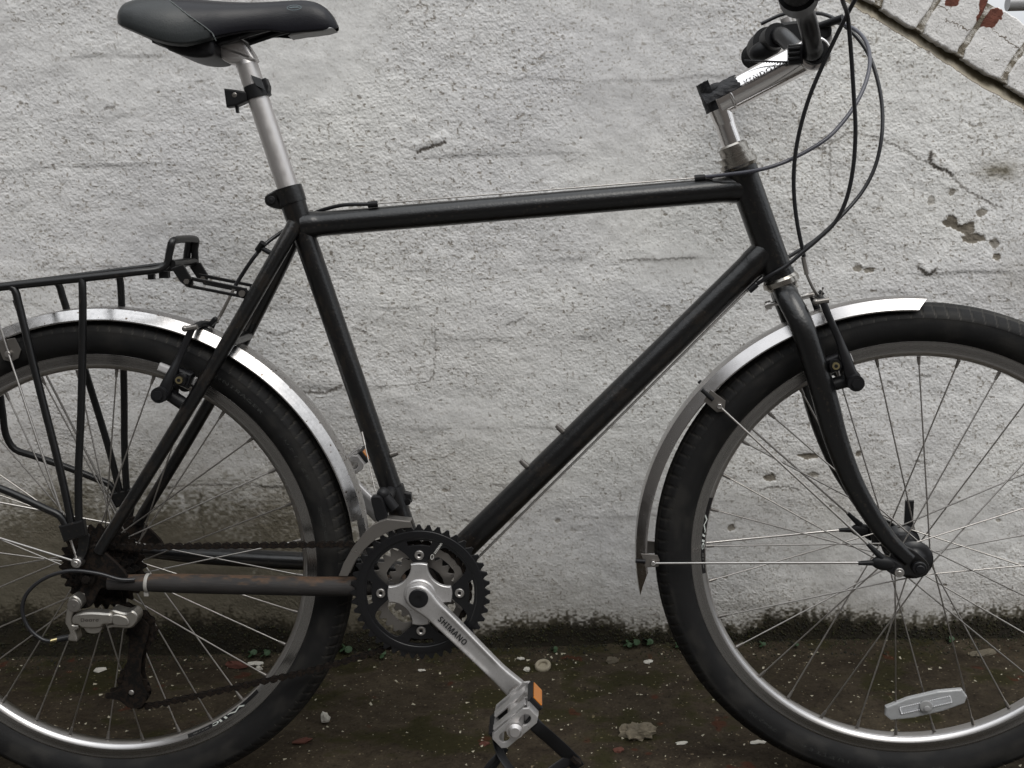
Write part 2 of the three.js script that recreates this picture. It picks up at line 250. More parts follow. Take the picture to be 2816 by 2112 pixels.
const wallMap = dataTex(WW, WH, (i, j, o) => {
  const x = WX + ((i + 0.5) / WW) * WSX, y = WY + ((j + 0.5) / WH) * WSY, n = j * WW + i;
  const patch = fbm(x * 3.5, y * 5, 4, 121), fine = vn(x * 700, y * 900, 123), mid = fbm(x * 45, y * 70, 3, 127);
  let r = 222, g = 221, b = 219.5;
  let k = (patch - 0.5) * 22 + (mid - 0.5) * 22 + (fine - 0.5) * 12; r += k; g += k; b += k - (patch - 0.5) * 6;
  { // dirt lodged in the open pits of the render
    const b2 = vn(x * 560, y * 600, 167), e2 = vn(x * 205, y * 225, 171), rg = 0.35 + 0.85 * sstep(0.3, 0.68, fbm(x * 4, y * 6, 3, 161)), q = sstep(0.66, 0.95, e2) * sstep(0.25, 0.7, b2) * rg * 0.62 + sstep(0.62, 0.95, b2) * 0.1; r = mix(r, 124, q); g = mix(g, 117, q); b = mix(b, 108, q);
  }
  // dust caught in the coarse parts of the render
  const sp = vn(x * 330, y * 420, 131), spm = fbm(x * 5, y * 7, 3, 133);
  if (sp > 0.74) { const q = (sp - 0.74) / 0.26 * sstep(0.35, 0.7, spm) * 0.75; r = mix(r, 120, q); g = mix(g, 113, q); b = mix(b, 103, q); }
  // algae and damp stains with a speckled edge
  const gx = (x - 0.07) / 0.36, gy = (y - 0.15) / 0.2;
  let a = Math.exp(-gx * gx - gy * gy) * 1.25 + Math.exp(-(((x + 0.3) / 0.22) ** 2) - ((y - 0.15) / 0.19) ** 2) * 1.0;
  a += 0.5 * sstep(0.16, 0.03, y) + 0.22 * Math.exp(-(((x - 1.05) / 0.2) ** 2) - ((y - 0.24) / 0.1) ** 2) + 0.2 * Math.exp(-(((x - 0.45) / 0.1) ** 2) - ((y - 0.33) / 0.06) ** 2);
  a += 0.9 * Math.exp(-(((x - 1.317) / 0.03) ** 2) - ((y - 0.811) / 0.014) ** 2) + 0.3 * Math.exp(-(((x - 1.36) / 0.05) ** 2) - ((y - 0.64) / 0.04) ** 2) + 0.25 * Math.exp(-(((x - 0.13) / 0.08) ** 2) - ((y - 0.66) / 0.05) ** 2);
  const st = fbm(x * 14, y * 17, 4, 141) * 0.55 + vn(x * 190, y * 230, 143) * 0.45;
  let q = sstep(0.62, 0.98, st * 0.62 + a * 0.55) * Math.min(1, a * 1.6) * 0.9;
  r = mix(r, 70, q); g = mix(g, 65, q); b = mix(b, 50, q);
  const tone = Math.min(0.62, a * 0.56) * (0.25 + 1.5 * fbm(x * 9, y * 14, 4, 147) * (0.7 + 0.6 * vn(x * 150, y * 180, 149))); r = mix(r, 114, tone); g = mix(g, 107, tone); b = mix(b, 93, tone);
  // moss at the foot
  const mt = mossTop(x), me = vn(x * 260, y * 300, 151) * 0.03;
  q = sstep(mt + 0.02, mt - 0.01, y + me - 0.015) * (0.8 + 0.2 * sstep(mt, mt - 0.02, y));
  const gm = fbm(x * 40, y * 60, 3, 153); r = mix(r, mix(28, 46, gm), q); g = mix(g, mix(24, 40, gm), q); b = mix(b, mix(17, 23, gm), q);
  // bare cement where paint is gone, red-brown tint in some
  q = peelA[n]; if (q > 0) { r = mix(r, 118 + (mid - 0.5) * 60, q); g = mix(g, 111 + (mid - 0.5) * 60, q); b = mix(b, 100 + (mid - 0.5) * 60, q); }
  q = crackA[n]; r = mix(r, 48, q); g = mix(g, 42, q); b = mix(b, 36, q);
  // raw mortar above the torn edge of the render
  const ty = tornY(x);
  if (y > ty) { const t = (y - ty) / 0.02, e = fbm(x * 50, y * 50, 3, 157), s = sstep(0.25, 0.75, t + (e - 0.5) * 0.9); r = mix(168, 84, s); g = mix(160, 76, s); b = mix(144, 58, s); }
  else if (ty - y < 0.0016) { r *= 0.5; g *= 0.47; b *= 0.44; }
  o[0] = r; o[1] = g; o[2] = b;
}, true);
const wallBump = dataTex(WW, WH, (i, j, o) => {
  const x = WX + ((i + 0.5) / WW) * WSX, y = WY + ((j + 0.5) / WH) * WSY, n = j * WW + i;
  const rough = 0.35 + 0.85 * sstep(0.3, 0.68, fbm(x * 4, y * 6, 3, 161));
  const a = vn(x * 300 + 7, y * 330, 163), b = vn(x * 560, y * 600, 167), c = vn(x * 120, y * 140, 169), e = vn(x * 205, y * 225, 171);
  const pit = -0.34 * sstep(0.66, 0.95, e) * sstep(0.25, 0.7, b);
  let h = 0.55 + rough * ((a - 0.5) * 0.3 + (b - 0.5) * 0.24 + (c - 0.5) * 0.1 + (e - 0.5) * 0.22 + pit);
  h -= peelA[n] * 0.1 + crackA[n] * 0.45;
  o[0] = o[1] = o[2] = h * 255;
});
for (const t of [wallMap, wallBump]) t.wrapS = t.wrapT = THREE.MirroredRepeatWrapping;
M.wall = std({ map: wallMap, bumpMap: wallBump, bumpScale: 0.002, roughness: 0.95 });
function gridAxis(a0, f0, f1, a1, step) {
  const r = []; for (let v = f0; v <= f1 + 1e-9; v += step) r.push(v);
  let s = step, v = f1; while (v < a1) { s *= 1.35; v = Math.min(a1, v + s); r.push(v); }
  s = step; v = f0; while (v > a0) { s *= 1.35; v = Math.max(a0, v - s); r.unshift(v); }
  return r;
}
function sheet(us, vs, at, skip) {
  const nu = us.length, nv = vs.length, pos = new Float32Array(nu * nv * 3), uv = new Float32Array(nu * nv * 2), idx = [];
  for (let j = 0; j < nv; j++) for (let i = 0; i < nu; i++) { const k = j * nu + i, p = at(us[i], vs[j]); pos.set(p.slice(0, 3), k * 3); uv.set(p.slice(3, 5), k * 2); }
  for (let j = 0; j < nv - 1; j++) for (let i = 0; i < nu - 1; i++) { if (skip && skip(us[i], us[i + 1], vs[j])) continue; const a = j * nu + i, b = a + nu; idx.push(a, a + 1, b, b, a + 1, b + 1); }
  const g = new THREE.BufferGeometry(); g.setAttribute('position', new THREE.BufferAttribute(pos, 3)); g.setAttribute('uv', new THREE.BufferAttribute(uv, 2)); g.setIndex(idx); g.computeVertexNormals(); return g;
}
const reliefAt = (x, y) => {
  const u = ((x - WX) / WSX) * WW - 0.5, v = ((y - WY) / WSY) * WH - 0.5, i = Math.floor(u), j = Math.floor(v);
  if (i < 0 || j < 0 || i >= WW - 1 || j >= WH - 1) return undul(x, y);
  const f = u - i, g = v - j, k = j * WW + i; return mix(mix(relief[k], relief[k + 1], f), mix(relief[k + WW], relief[k + WW + 1], f), g);
};
const wall = grp('painted_wall');
wall.position.set(0, 0, -0.372); wall.rotation.y = 0.0185;
tag(wall, 'rough white painted rendered wall with peeling paint, mossy foot and sloping brick coping', 'wall');
const TOPY = 2.1;
put('render_face', sheet(gridAxis(-2.2, -0.45, 1.5, 3, 0.0023), gridAxis(-0.03, -0.03, 1.115, TOPY, 0.0023), (x, y) => {
  const yy = Math.min(y, slopeY(x) + 0.004); return [x, yy, reliefAt(x, yy), (x - WX) / WSX, (yy - WY) / WSY];
}, (xa, xb, y) => y >= slopeY(xa) + 0.004), M.wall, wall);
{ // the masonry behind the face
  const x0 = (TOPY - 1.0618) / -0.5777 + 1.1032;
  const g = plate([[-2.2, -0.2], [3, -0.2], [3, slopeY(3)], [x0, TOPY], [-2.2, TOPY]], -0.24, -0.022, 0.002);
  put('masonry_core', g, std({ color: C(0.3, 0.27, 0.23), roughness: 0.95 }), wall);
}
// bricks on edge along the slope, thick old paint flaking off in places
const BX = 1.06, BY = 0.86, BS = 0.36;
const brickMap = dataTex(640, 640, (i, j, o) => {
  const x = BX + (i / 640) * BS, y = BY + (j / 640) * BS;
  const k = (fbm(x * 30, y * 30, 4, 201) - 0.5) * 26 + (vn(x * 700, y * 700, 203) - 0.5) * 10;
  let r = 226 + k, g = 224 + k, b = 222 + k;
  const sp = vn(x * 420, y * 420, 205); if (sp > 0.9) { r -= 50; g -= 52; b -= 56; }
  const bare = (cx, cy, rx, ry) => { const px = (x - cx) / rx, py = (y - cy) / ry, w = fbm(x * 55 + cx * 9, y * 55, 4, 207); return Math.hypot(px, py) + (w - 0.5) * 1.5; };
  const d = Math.min(bare(1.2855, 1.0405, 0.024, 0.019), bare(1.221, 1.063, 0.015, 0.012), bare(1.267, 1.06, 0.012, 0.018), bare(1.38, 1.02, 0.01, 0.01));
  const q = 1 - sstep(0.78, 0.86, d);
  if (q > 0) { const w = fbm(x * 120, y * 120, 3, 209); r = mix(r, mix(78, 128, w), q); g = mix(g, mix(44, 76, w), q); b = mix(b, mix(34, 60, w), q); }
  const lines = [[1.212, 1.036, 1.255, 1.018], [1.285, 1.021, 1.33, 0.991], [1.19, 1.062, 1.215, 1.052]];
  for (const [ax, ay, bx, by] of lines) { const e = dSeg(x + (vn(x * 300, y * 300, 4) - 0.5) * 0.006, y + (vn(x * 300, y * 300, 6) - 0.5) * 0.006, ax, ay, bx, by); if (e < 0.0009) { r = mix(r, 96, 0.8); g = mix(g, 86, 0.8); b = mix(b, 76, 0.8); } }
  o[0] = r; o[1] = g; o[2] = b;
}, true);
const brickBump = dataTex(640, 640, (i, j, o) => { const x = BX + (i / 640) * BS, y = BY + (j / 640) * BS; o[0] = o[1] = o[2] = 255 * clamp(0.5 + (fbm(x * 60, y * 60, 4, 211) - 0.5) * 0.8 + (vn(x * 500, y * 500, 213) - 0.5) * 0.18); });
M.copingBrick = std({ map: brickMap, bumpMap: brickBump, bumpScale: 0.0022, roughness: 0.9 });
const mortarMap = dataTex(256, 256, (i, j, o) => { const v = fbm(i * 0.07, j * 0.07, 4, 221), k = sstep(0.4, 0.62, v); o[0] = mix(128, 206, k); o[1] = mix(120, 202, k); o[2] = mix(106, 195, k); }, true);
const mortarM = std({ map: rep(mortarMap, 6), roughness: 0.95, bumpMap: rep(brushBump, 20), bumpScale: 0.002 });
const D1 = [0.8659, -0.5002], D2 = [0.5002, 0.8659];              // down the slope, square to it
const joints = [-0.9, -0.82, -0.74, -0.66, -0.58, -0.5, -0.42, -0.34, -0.27, -0.19, -0.11, -0.03 + 0.036, 0.082, 0.1557, 0.2353, 0.313, 0.39, 0.47, 0.55, 0.63, 0.71, 0.79];
const foot = (s, t) => [1.1032 + D1[0] * s + D2[0] * t, 1.0618 + D1[1] * s + D2[1] * t];
for (let k = 0; k < joints.length - 1; k++) {
  const gap = 0.0042, s0 = joints[k] + gap, s1 = joints[k + 1] - gap, t1 = 0.0885 + (rnd() - 0.5) * 0.005;
  const sh = [], nseg = 9, j = (a) => (vn(a * 90 + k * 13, k, 231) - 0.5) * 0.0026, rc = 0.006;
  const edge = (a, b) => { for (let e = 0; e < nseg; e++) { const u = e / nseg; sh.push([mix(a[0], b[0], u), mix(a[1], b[1], u)]); } };
  edge([s0 + rc, 0], [s1 - rc, 0]); edge([s1 - rc * 0.3, rc * 0.3], [s1, t1 - rc]); edge([s1 - rc * 0.3, t1 - rc * 0.3], [s0 + rc * 0.3, t1]); edge([s0, t1 - rc], [s0, rc]);
  const pts = sh.map(([s, t], e) => foot(s + j(e * 0.31), t + j(e * 0.37 + 5)));
  const g = plate(pts, -0.2, 0.003 + (rnd() - 0.5) * 0.003, 0.0028, { bs: 3 });
  const P = g.attributes.position, U = g.attributes.uv; for (let q = 0; q < P.count; q++) U.setXY(q, (P.getX(q) - BX) / BS, (P.getY(q) - BY) / BS);
  put('brick', g, M.copingBrick, wall);
}
put('mortar_bed', plate([foot(-0.9, 0.002), foot(0.79, 0.002), foot(0.79, 0.085), foot(-0.9, 0.085)], -0.19, -0.0012, 0.001), mortarM, wall);

// grey pipe rail on the far side of the wall, seen over the coping
{
  const RAILY = 1.121, o = grp('pipe_rail'); o.position.set(1.668, 0, -1.25);
  tag(o, 'grey metal pipe rail behind the sloping brick coping', 'rail');
  const m = std({ color: C(0.3, 0.3, 0.3), roughness: 0.5, metalness: 0.3 });
  put('rail', rod([-0.005, RAILY + 0.004, 0], [1.4, RAILY, 0], 0.016, 16), m, o);
  for (const x of [0.3, 1.2]) put('post', rod([x, -0.05, 0], [x, RAILY, 0], 0.017, 14), m, o);
}
// ---------------------------------------------------------------- ground
const GW = 2048, GH = 640, GX = -0.7, GZ = -0.5, GSX = 2.5, GSZ = 0.78;
const groundMap = dataTex(GW, GH, (i, j, o) => {
  const x = GX + ((i + 0.5) / GW) * GSX, z = GZ + ((j + 0.5) / GH) * GSZ;
  const a = fbm(x * 7, z * 12, 4, 301), b = fbm(x * 40, z * 60, 3, 303), c = vn(x * 500, z * 600, 307), m = fbm(x * 12 + 4, z * 18, 4, 309);
  let k = (a - 0.5) * 26 + (b - 0.5) * 26 + (c - 0.5) * 16;
  let r = 53 + k * 0.9, g = 46.5 + k * 0.86, bl = 37.5 + k * 0.72;
  const mo = sstep(0.52, 0.68, m * 0.7 + b * 0.3) * 0.7; r = mix(r, 36, mo); g = mix(g, 35, mo); bl = mix(bl, 17, mo);
  const rd = fbm(x * 22 + 9, z * 26, 3, 311); if (rd > 0.77) { const q = sstep(0.77, 0.82, rd) * 0.6; r = mix(r, 66, q); g = mix(g, 34, q); bl = mix(bl, 24, q); }
  const sp = vn(x * 300, z * 330, 313), sq = hash(i >> 1, j >> 1, 317); if (sp > 0.8 && sq > 0.9) { r += 60; g += 56; bl += 46; }
  if (sp < 0.12) { r *= 0.7; g *= 0.7; bl *= 0.7; }
  o[0] = r; o[1] = g; o[2] = bl;
}, true);
const groundBump = dataTex(1024, 320, (i, j, o) => { const x = GX + (i / 1024) * GSX, z = GZ + (j / 320) * GSZ; o[0] = o[1] = o[2] = 255 * clamp(fbm(x * 50, z * 60, 3, 321) * 0.6 + vn(x * 230, z * 250, 323) * 0.4); });
for (const t of [groundMap, groundBump]) t.wrapS = t.wrapT = THREE.MirroredRepeatWrapping;
M.ground = phy({ map: groundMap, bumpMap: groundBump, bumpScale: 0.004, roughness: 0.85, specularIntensity: 0.2 });
const groundY = (x, z) => (fbm(x * 5, z * 7, 3, 331) - 0.5) * 0.008 + (fbm(x * 26, z * 30, 3, 333) - 0.5) * 0.004 + 0.006 * sstep(-0.33, -0.4, z) - 0.001;
const ground = put('ground', sheet(gridAxis(-20, -0.6, 1.7, 20, 0.004), gridAxis(-20, -0.45, 0.12, 20, 0.004).reverse(), (x, z) => [x, groundY(x, z), z, (x - GX) / GSX, (z - GZ) / GSZ]), M.ground);
ground.userData.kind = 'structure';
{ // pale concrete paving of the yard, starting in front of the dark strip of earth along the wall
  const gs = []; for (let i = -7; i < 8; i++) for (let j = 0; j < 9; j++) { const g = plate([[0.004, 0.004], [0.596, 0.004], [0.596, 0.596], [0.004, 0.596]], 0, 0.03, 0.003); g.rotateX(-Math.PI / 2); g.translate(i * 0.6 + 0.2, -0.014 + 0.004 * hash(i + 9, j, 3), 0.85 + j * 0.6); gs.push([g, i, j]); }
  const mats = [0.12, 0.14, 0.105].map((v) => std({ color: C(v, v * 0.96, v * 0.9), roughness: 0.9, bumpMap: rep(brushBump, 6), bumpScale: 0.002 }));
  const yard = grp('yard_paving'); yard.userData.kind = 'structure';
  for (const [g, i, j] of gs) put('slab', g, mats[(hash(i + 20, j, 7) * 3) | 0], yard);
}
// the boundary wall on the other side of the yard (it is what the polished parts mirror)
{
  const o = grp('yard_wall'); o.position.set(0.5, 0, 5.2);
  tag(o, 'buff brick boundary wall across the yard, facing the white wall', 'wall');
  put('brick_face', plate([[-9, -0.1], [9, -0.1], [9, 4.4], [-9, 4.4]], 0, 0.24, 0.004), std({ color: C(0.17, 0.15, 0.135), roughness: 0.9 }), o);
  put('coping', plate([[-9.03, 4.403], [9.03, 4.403], [9.03, 4.48], [-9.03, 4.48]], -0.03, 0.27, 0.006), std({ color: C(0.2, 0.19, 0.18), roughness: 0.9 }), o);
}
{ // flank of the house that closes the yard on one side
  const o = grp('house_flank'); o.position.set(-2.7, 0, -0.3); o.rotation.y = Math.PI / 2;
  tag(o, 'grey rendered house flank closing the yard beside the bicycle', 'house');
  put('wall', plate([[-5.4, -0.1], [0, -0.1], [0, 4.2], [-5.4, 4.2]], -0.3, 0, 0.004), std({ color: C(0.2, 0.19, 0.18), roughness: 0.9 }), o);
}
// ---------------------------------------------------------------- small things on the ground
function shard(r, sx, sy, sz, s, det = 1) {
  const g = new THREE.IcosahedronGeometry(1, det), P = g.attributes.position;
  for (let q = 0; q < P.count; q++) { const x = P.getX(q), y = P.getY(q), z = P.getZ(q), k = r * (0.45 + 0.95 * vn(x * 2.3 + s * 7, y * 2.1 + z * 2.6 + s * 3, 341) + (det > 2 ? 0.5 * (fbm(x * 7 + s, y * 7 + z * 6, 3, 343) - 0.5) : 0)); P.setXYZ(q, x * k * sx, y * k * sy, z * k * sz); }
  g.computeVertexNormals(); return g;
}
const chalk = std({ color: C(0.45, 0.43, 0.38), roughness: 0.9, flatShading: true }), tan = std({ color: C(0.2, 0.17, 0.12), roughness: 0.95, bumpMap: rep(brushBump, 4), bumpScale: 0.003 }), redM = std({ color: C(0.07, 0.022, 0.013), roughness: 0.9, flatShading: true });
const bits = [
  ['mortar_lump', 0.2505, -0.1597, 0.0135, [0.75, 1.15, 0.7], chalk, 'pale egg-shaped mortar lump between the rear tyre and the hanging pedal', 'stone'],
  ['mortar_lump', 0.7325, -0.1211, 0.021, [1.1, 0.55, 0.9], tan, 'tan crumbly mortar lump between the pedal and the front tyre', 'stone'],
  ['paint_chip', -0.1751, -0.3221, 0.014, [1.3, 0.3, 0.6], chalk, 'long white paint chip seen through the rear wheel, left of the chain tensioner', 'paint chip'],
  ['paint_chip', 0.7979, -0.098, 0.0095, [1.5, 0.25, 0.7], chalk, 'slanted white paint chip beside the tan mortar lump', 'paint chip'],
  ['paint_chip', 0.9128, -0.0985, 0.012, [1.6, 0.25, 0.6], chalk, 'flat white paint chip against the front tyre', 'paint chip'],
  ['paint_chip', 0.0914, -0.3428, 0.0115, [1.4, 0.3, 0.6], chalk, 'white paint chip by the red brick fragment inside the rear wheel', 'paint chip'],
  ['mortar_lump', 0.1025, -0.3232, 0.0075, [1.2, 0.9, 0.8], chalk, 'small round pale stone under the slanted white chip inside the rear wheel', 'stone'],
  ['brick_fragment', 0.062, -0.3352, 0.02, [1.5, 0.4, 0.6], redM, 'dull red brick fragment inside the rear wheel near the wall foot', 'brick fragment'],
  ['brick_fragment', 0.2249, -0.1103, 0.013, [1.8, 0.35, 0.6], redM, 'thin dull red brick fragment close to the rear tyre', 'brick fragment'],
  ['brick_fragment', 0.7022, -0.0804, 0.01, [1.3, 0.4, 0.8], redM, 'small dull red brick fragment below the tan mortar lump', 'brick fragment'],
  ['brick_fragment', 0.5012, -0.0995, 0.0085, [1.4, 0.4, 0.7], redM, 'small dull red brick fragment left of the hanging pedal', 'brick fragment'],
  ['mortar_lump', 0.7101, -0.3336, 0.009, [1.3, 0.7, 0.7], tan, 'small buff stone at the wall foot between crank and front tyre', 'stone'],
  ['paint_chip', 0.3855, -0.3125, 0.0075, [1.3, 0.35, 0.7], chalk, 'white paint chip on the ground below the chainrings', 'paint chip'],
  ['paint_chip', 0.5528, -0.3463, 0.0075, [1.2, 0.5, 0.8], chalk, 'white chip nearest the wall beside the pale ring', 'paint chip'],
  ['paint_chip', 0.5645, -0.3103, 0.0075, [1.2, 0.5, 0.9], chalk, 'white chip lying left of the pale ring', 'paint chip'],
  ['paint_chip', 0.7706, -0.332, 0.009, [1.3, 0.4, 0.8], chalk, 'cream paint chip beside the front tyre near the wall foot', 'paint chip'],
  ['paint_chip', 1.3414, -0.3517, 0.015, [1.5, 0.22, 0.6], tan, 'buff flake on the ground seen through the front wheel', 'paint chip'],
];
bits.forEach(([n, x, z, r, s, m, label, cat], k) => { const g = shard(r * (m === tan ? 1 : 0.72), s[0], s[1], s[2], k + 1, m === tan ? 4 : 1); g.rotateY(k * 1.3 % 0.7 - 0.2); const o = put(n, g, m); o.position.set(x, groundY(x, z) + r * s[1] * 0.55, z); tag(o, label, cat); });
{
  const g = new THREE.TorusGeometry(0.0105, 0.0036, 12, 32); g.rotateX(Math.PI / 2); g.scale(1, 1.3, 1);
  const o = put('pale_ring', [g, new THREE.CylinderGeometry(0.009, 0.0095, 0.003, 24).translate(0, -0.002, 0)], std({ color: C(0.26, 0.23, 0.17), roughness: 0.8 }));
  o.position.set(0.591, groundY(0.591, -0.3166) + 0.005, -0.3166); o.rotation.set(0.25, 0, 0.12); tag(o, 'pale bottle-top ring lying on the ground right of the crank arm', 'ring');
}
{ // the countless crumbs of paint
  const gs = [];
  for (let k = 0; k < 1100; k++) {
    const x = mix(-0.4, 1.48, rnd()), z = mix(-0.395, 0.0, Math.pow(rnd(), 1.25)), r = mix(0.0006, 0.0032, Math.pow(rnd(), 4));
    const g = new THREE.TetrahedronGeometry(r, 0); g.scale(1.2 + rnd(), 0.45, 1); g.rotateY(rnd() * 6.3); g.rotateX((rnd() - 0.5) * 0.8); g.translate(x, groundY(x, z) + r * 0.3, z); gs.push(g);
  }
  const o = put('paint_crumbs', gs, std({ color: C(0.36, 0.33, 0.25), roughness: 0.9, flatShading: true })); o.userData.kind = 'stuff'; tag(o, 'scattered tiny white paint crumbs over the dark earth', 'paint crumbs');
}
{ // moss on the wall foot and along the joint
  const g = new THREE.IcosahedronGeometry(1, 0), n = 7000, im = new THREE.InstancedMesh(g, std({ roughness: 1, color: 0xffffff }), n), q = new THREE.Object3D(), c = new THREE.Color();
  for (let k = 0; k < n; k++) {
    const x = mix(-0.45, 1.5, rnd()), onWall = rnd() < 0.62, mt = mossTop(x), r = mix(0.0009, 0.0028, rnd() * rnd());
    if (onWall) { const y = mt * 0.86 * Math.pow(rnd(), 0.8); q.position.set(x, y, -0.372 - 0.0185 * x + reliefAt(x, y) + r * 0.1); }
    else { const z = -0.372 - 0.0185 * x + Math.pow(rnd(), 2.2) * 0.05; q.position.set(x, groundY(x, z) + r * 0.1, z); }
    q.scale.set(r * (0.8 + rnd() * 0.8), r * (0.7 + rnd() * 0.6), r * (0.7 + rnd() * 0.6)); q.rotation.set(rnd() * 6, rnd() * 6, rnd() * 6); q.updateMatrix(); im.setMatrixAt(k, q.matrix);
    const t = rnd(), e = rnd(); c.setRGB(mix(0.01, 0.026, t), mix(0.009, 0.022 + 0.006 * e, t), mix(0.005, 0.008, e)); im.setColorAt(k, c);
  }
  im.name = 'moss'; im.userData.kind = 'stuff'; im.castShadow = im.receiveShadow = true; tag(im, 'dark brown-green moss along the foot of the white wall', 'moss'); scene.add(im);
}
const leafM = phy({ color: C(0.022, 0.05, 0.018), roughness: 0.7, side: THREE.DoubleSide }), stemM = std({ color: C(0.05, 0.07, 0.025), roughness: 0.8 });
[[0.2433, -0.368, 1.3, 'the largest, between rear tyre and chainring'], [0.2868, -0.36, 1, 'in the gap between rear tyre and slack chain'], [0.3089, -0.3526, 1.1, 'right behind the slack chain below the chainring'], [0.0789, -0.362, 1, 'left of the red brick fragment and white chip'], [0.1031, -0.3604, 1.2, 'just behind the white chip inside the rear wheel'], [0.7512, -0.377, 1.1, 'second of three leading to the front tyre'], [0.7747, -0.379, 1, 'between its neighbours next to the cream chip'], [0.8255, -0.373, 0.8, 'touching the edge of the front tyre'], [0.7379, -0.374, 1, 'farthest from the front tyre of its cluster'], [0.6107, -0.3693, 0.7, 'behind the pale ring'], [1.3, -0.385, 0.8, 'behind the front wheel beside the buff flake'], [0.972, -0.375, 0.8, 'behind the front wheel nearest the tyre'], [1.03, -0.372, 0.7, 'alone behind the front wheel spokes']].forEach(([x, z, s, where], k) => {
  const o = grp('weed_seedling'); o.position.set(x, groundY(x, z), z); o.rotation.y = k * 1.7;
  tag(o, 'tiny green seedling at the wall foot, ' + where, 'seedling', 'seedlings at the wall foot'); o.scale.setScalar(0.75);
  put('stem', sweep([[0, 0, 0], [0.001, 0.006 * s, 0.001], [0, 0.011 * s, 0]], 0.0007 * s, { seg: 6, rs: 6 }), stemM, o);
  for (let l = 0; l < 4; l++) {
    const g = new THREE.CircleGeometry(0.0068 * s * (0.8 + 0.4 * hash(k, l, 5)), 10), P = g.attributes.position; for (let q = 0; q < P.count; q++) { const d = Math.hypot(P.getX(q), P.getY(q)); P.setZ(q, d * d * 30); }
    g.translate(0.0075 * s, 0, 0); g.rotateX(-1.0); g.rotateY(l * 1.57 + k); g.translate(0, (0.008 + 0.003 * l % 0.005) * s, 0); g.computeVertexNormals(); put('leaf', g, leafM, o);
  }
});

// ---------------------------------------------------------------- the bicycle
// Built about the rear hub (x forward, y up, z to the drive side), then stood on its tyres and leant on the wall.
const bike = grp('bicycle');
bike.rotation.x = -6 * Math.PI / 180;
tag(bike, 'black city bicycle with rear rack and metal mudguards leaning on the white wall', 'bicycle');
const HUB = 0.336;
const steerAxis = new THREE.Vector3(-Math.cos(71 * Math.PI / 180), Math.sin(71 * Math.PI / 180), 0);
const FRONT = new THREE.Matrix4().makeRotationAxis(steerAxis, -5.49 * Math.PI / 180).setPosition(1.0838, -0.0002, 0.004);
const add = (name, geos, mat, parent = bike) => { const g = merge(geos); g.translate(0, HUB, 0); return put(name, g, mat, parent); };
const addF = (name, geos, mat, parent = bike) => { const g = merge(geos); g.applyMatrix4(FRONT); g.translate(0, HUB, 0); return put(name, g, mat, parent); };
const part = (name, parent = bike) => grp(name, parent);
const mirrorZ = (p) => [p[0], p[1], -p[2]];

// ---- frame
const frame = part('frame');
const BB = [0.432, -0.032];
add('top_tube', sweep([[0.288, 0.4495, 0], [0.864, 0.4855, 0]], (t) => 0.0158 + 0.002 * Math.exp(-Math.min(Math.max(0, t - 0.026), Math.max(0, 0.966 - t)) * 577 / 5), { rs: 28, seg: 160 }), M.paint, frame);
add('down_tube', sweep([[0.437, -0.036, 0], [0.8885, 0.4032, 0]], (t) => 0.0178 + 0.001 * Math.exp(-Math.min(Math.max(0, t - 0.034), Math.max(0, 0.967 - t)) * 637 / 5), { rs: 28, seg: 160 }), M.paintDirty, frame);
add('seat_tube', [sweep([[0.2742, 0.4868, 0], [0.4295, -0.036, 0]], 0.0147, { rs: 26, seg: 12 }), sweep([[0.2742, 0.4868, 0], [0.2835, 0.455, 0], [0.289, 0.437, 0]], (t) => 0.0172 - 0.002 * t, { rs: 26, seg: 8 })], M.paintDirty, frame);
const SA = (t) => [0.9105 - 0.348 * t, 0.3633 + 0.9375 * t, 0];           // along the steering axis
add('head_tube', [sweep([SA(0.004), SA(0.156)], 0.0196, { rs: 30, seg: 10 }), sweep([SA(0.145), SA(0.157)], 0.0212, { rs: 30 }), sweep([SA(0.003), SA(0.014)], 0.021, { rs: 30 })], M.paint, frame);
add('bottom_bracket_shell', disc(BB[0], BB[1], -0.036, 0.036, 0.0205, 0.002, 36), M.filthy, frame);
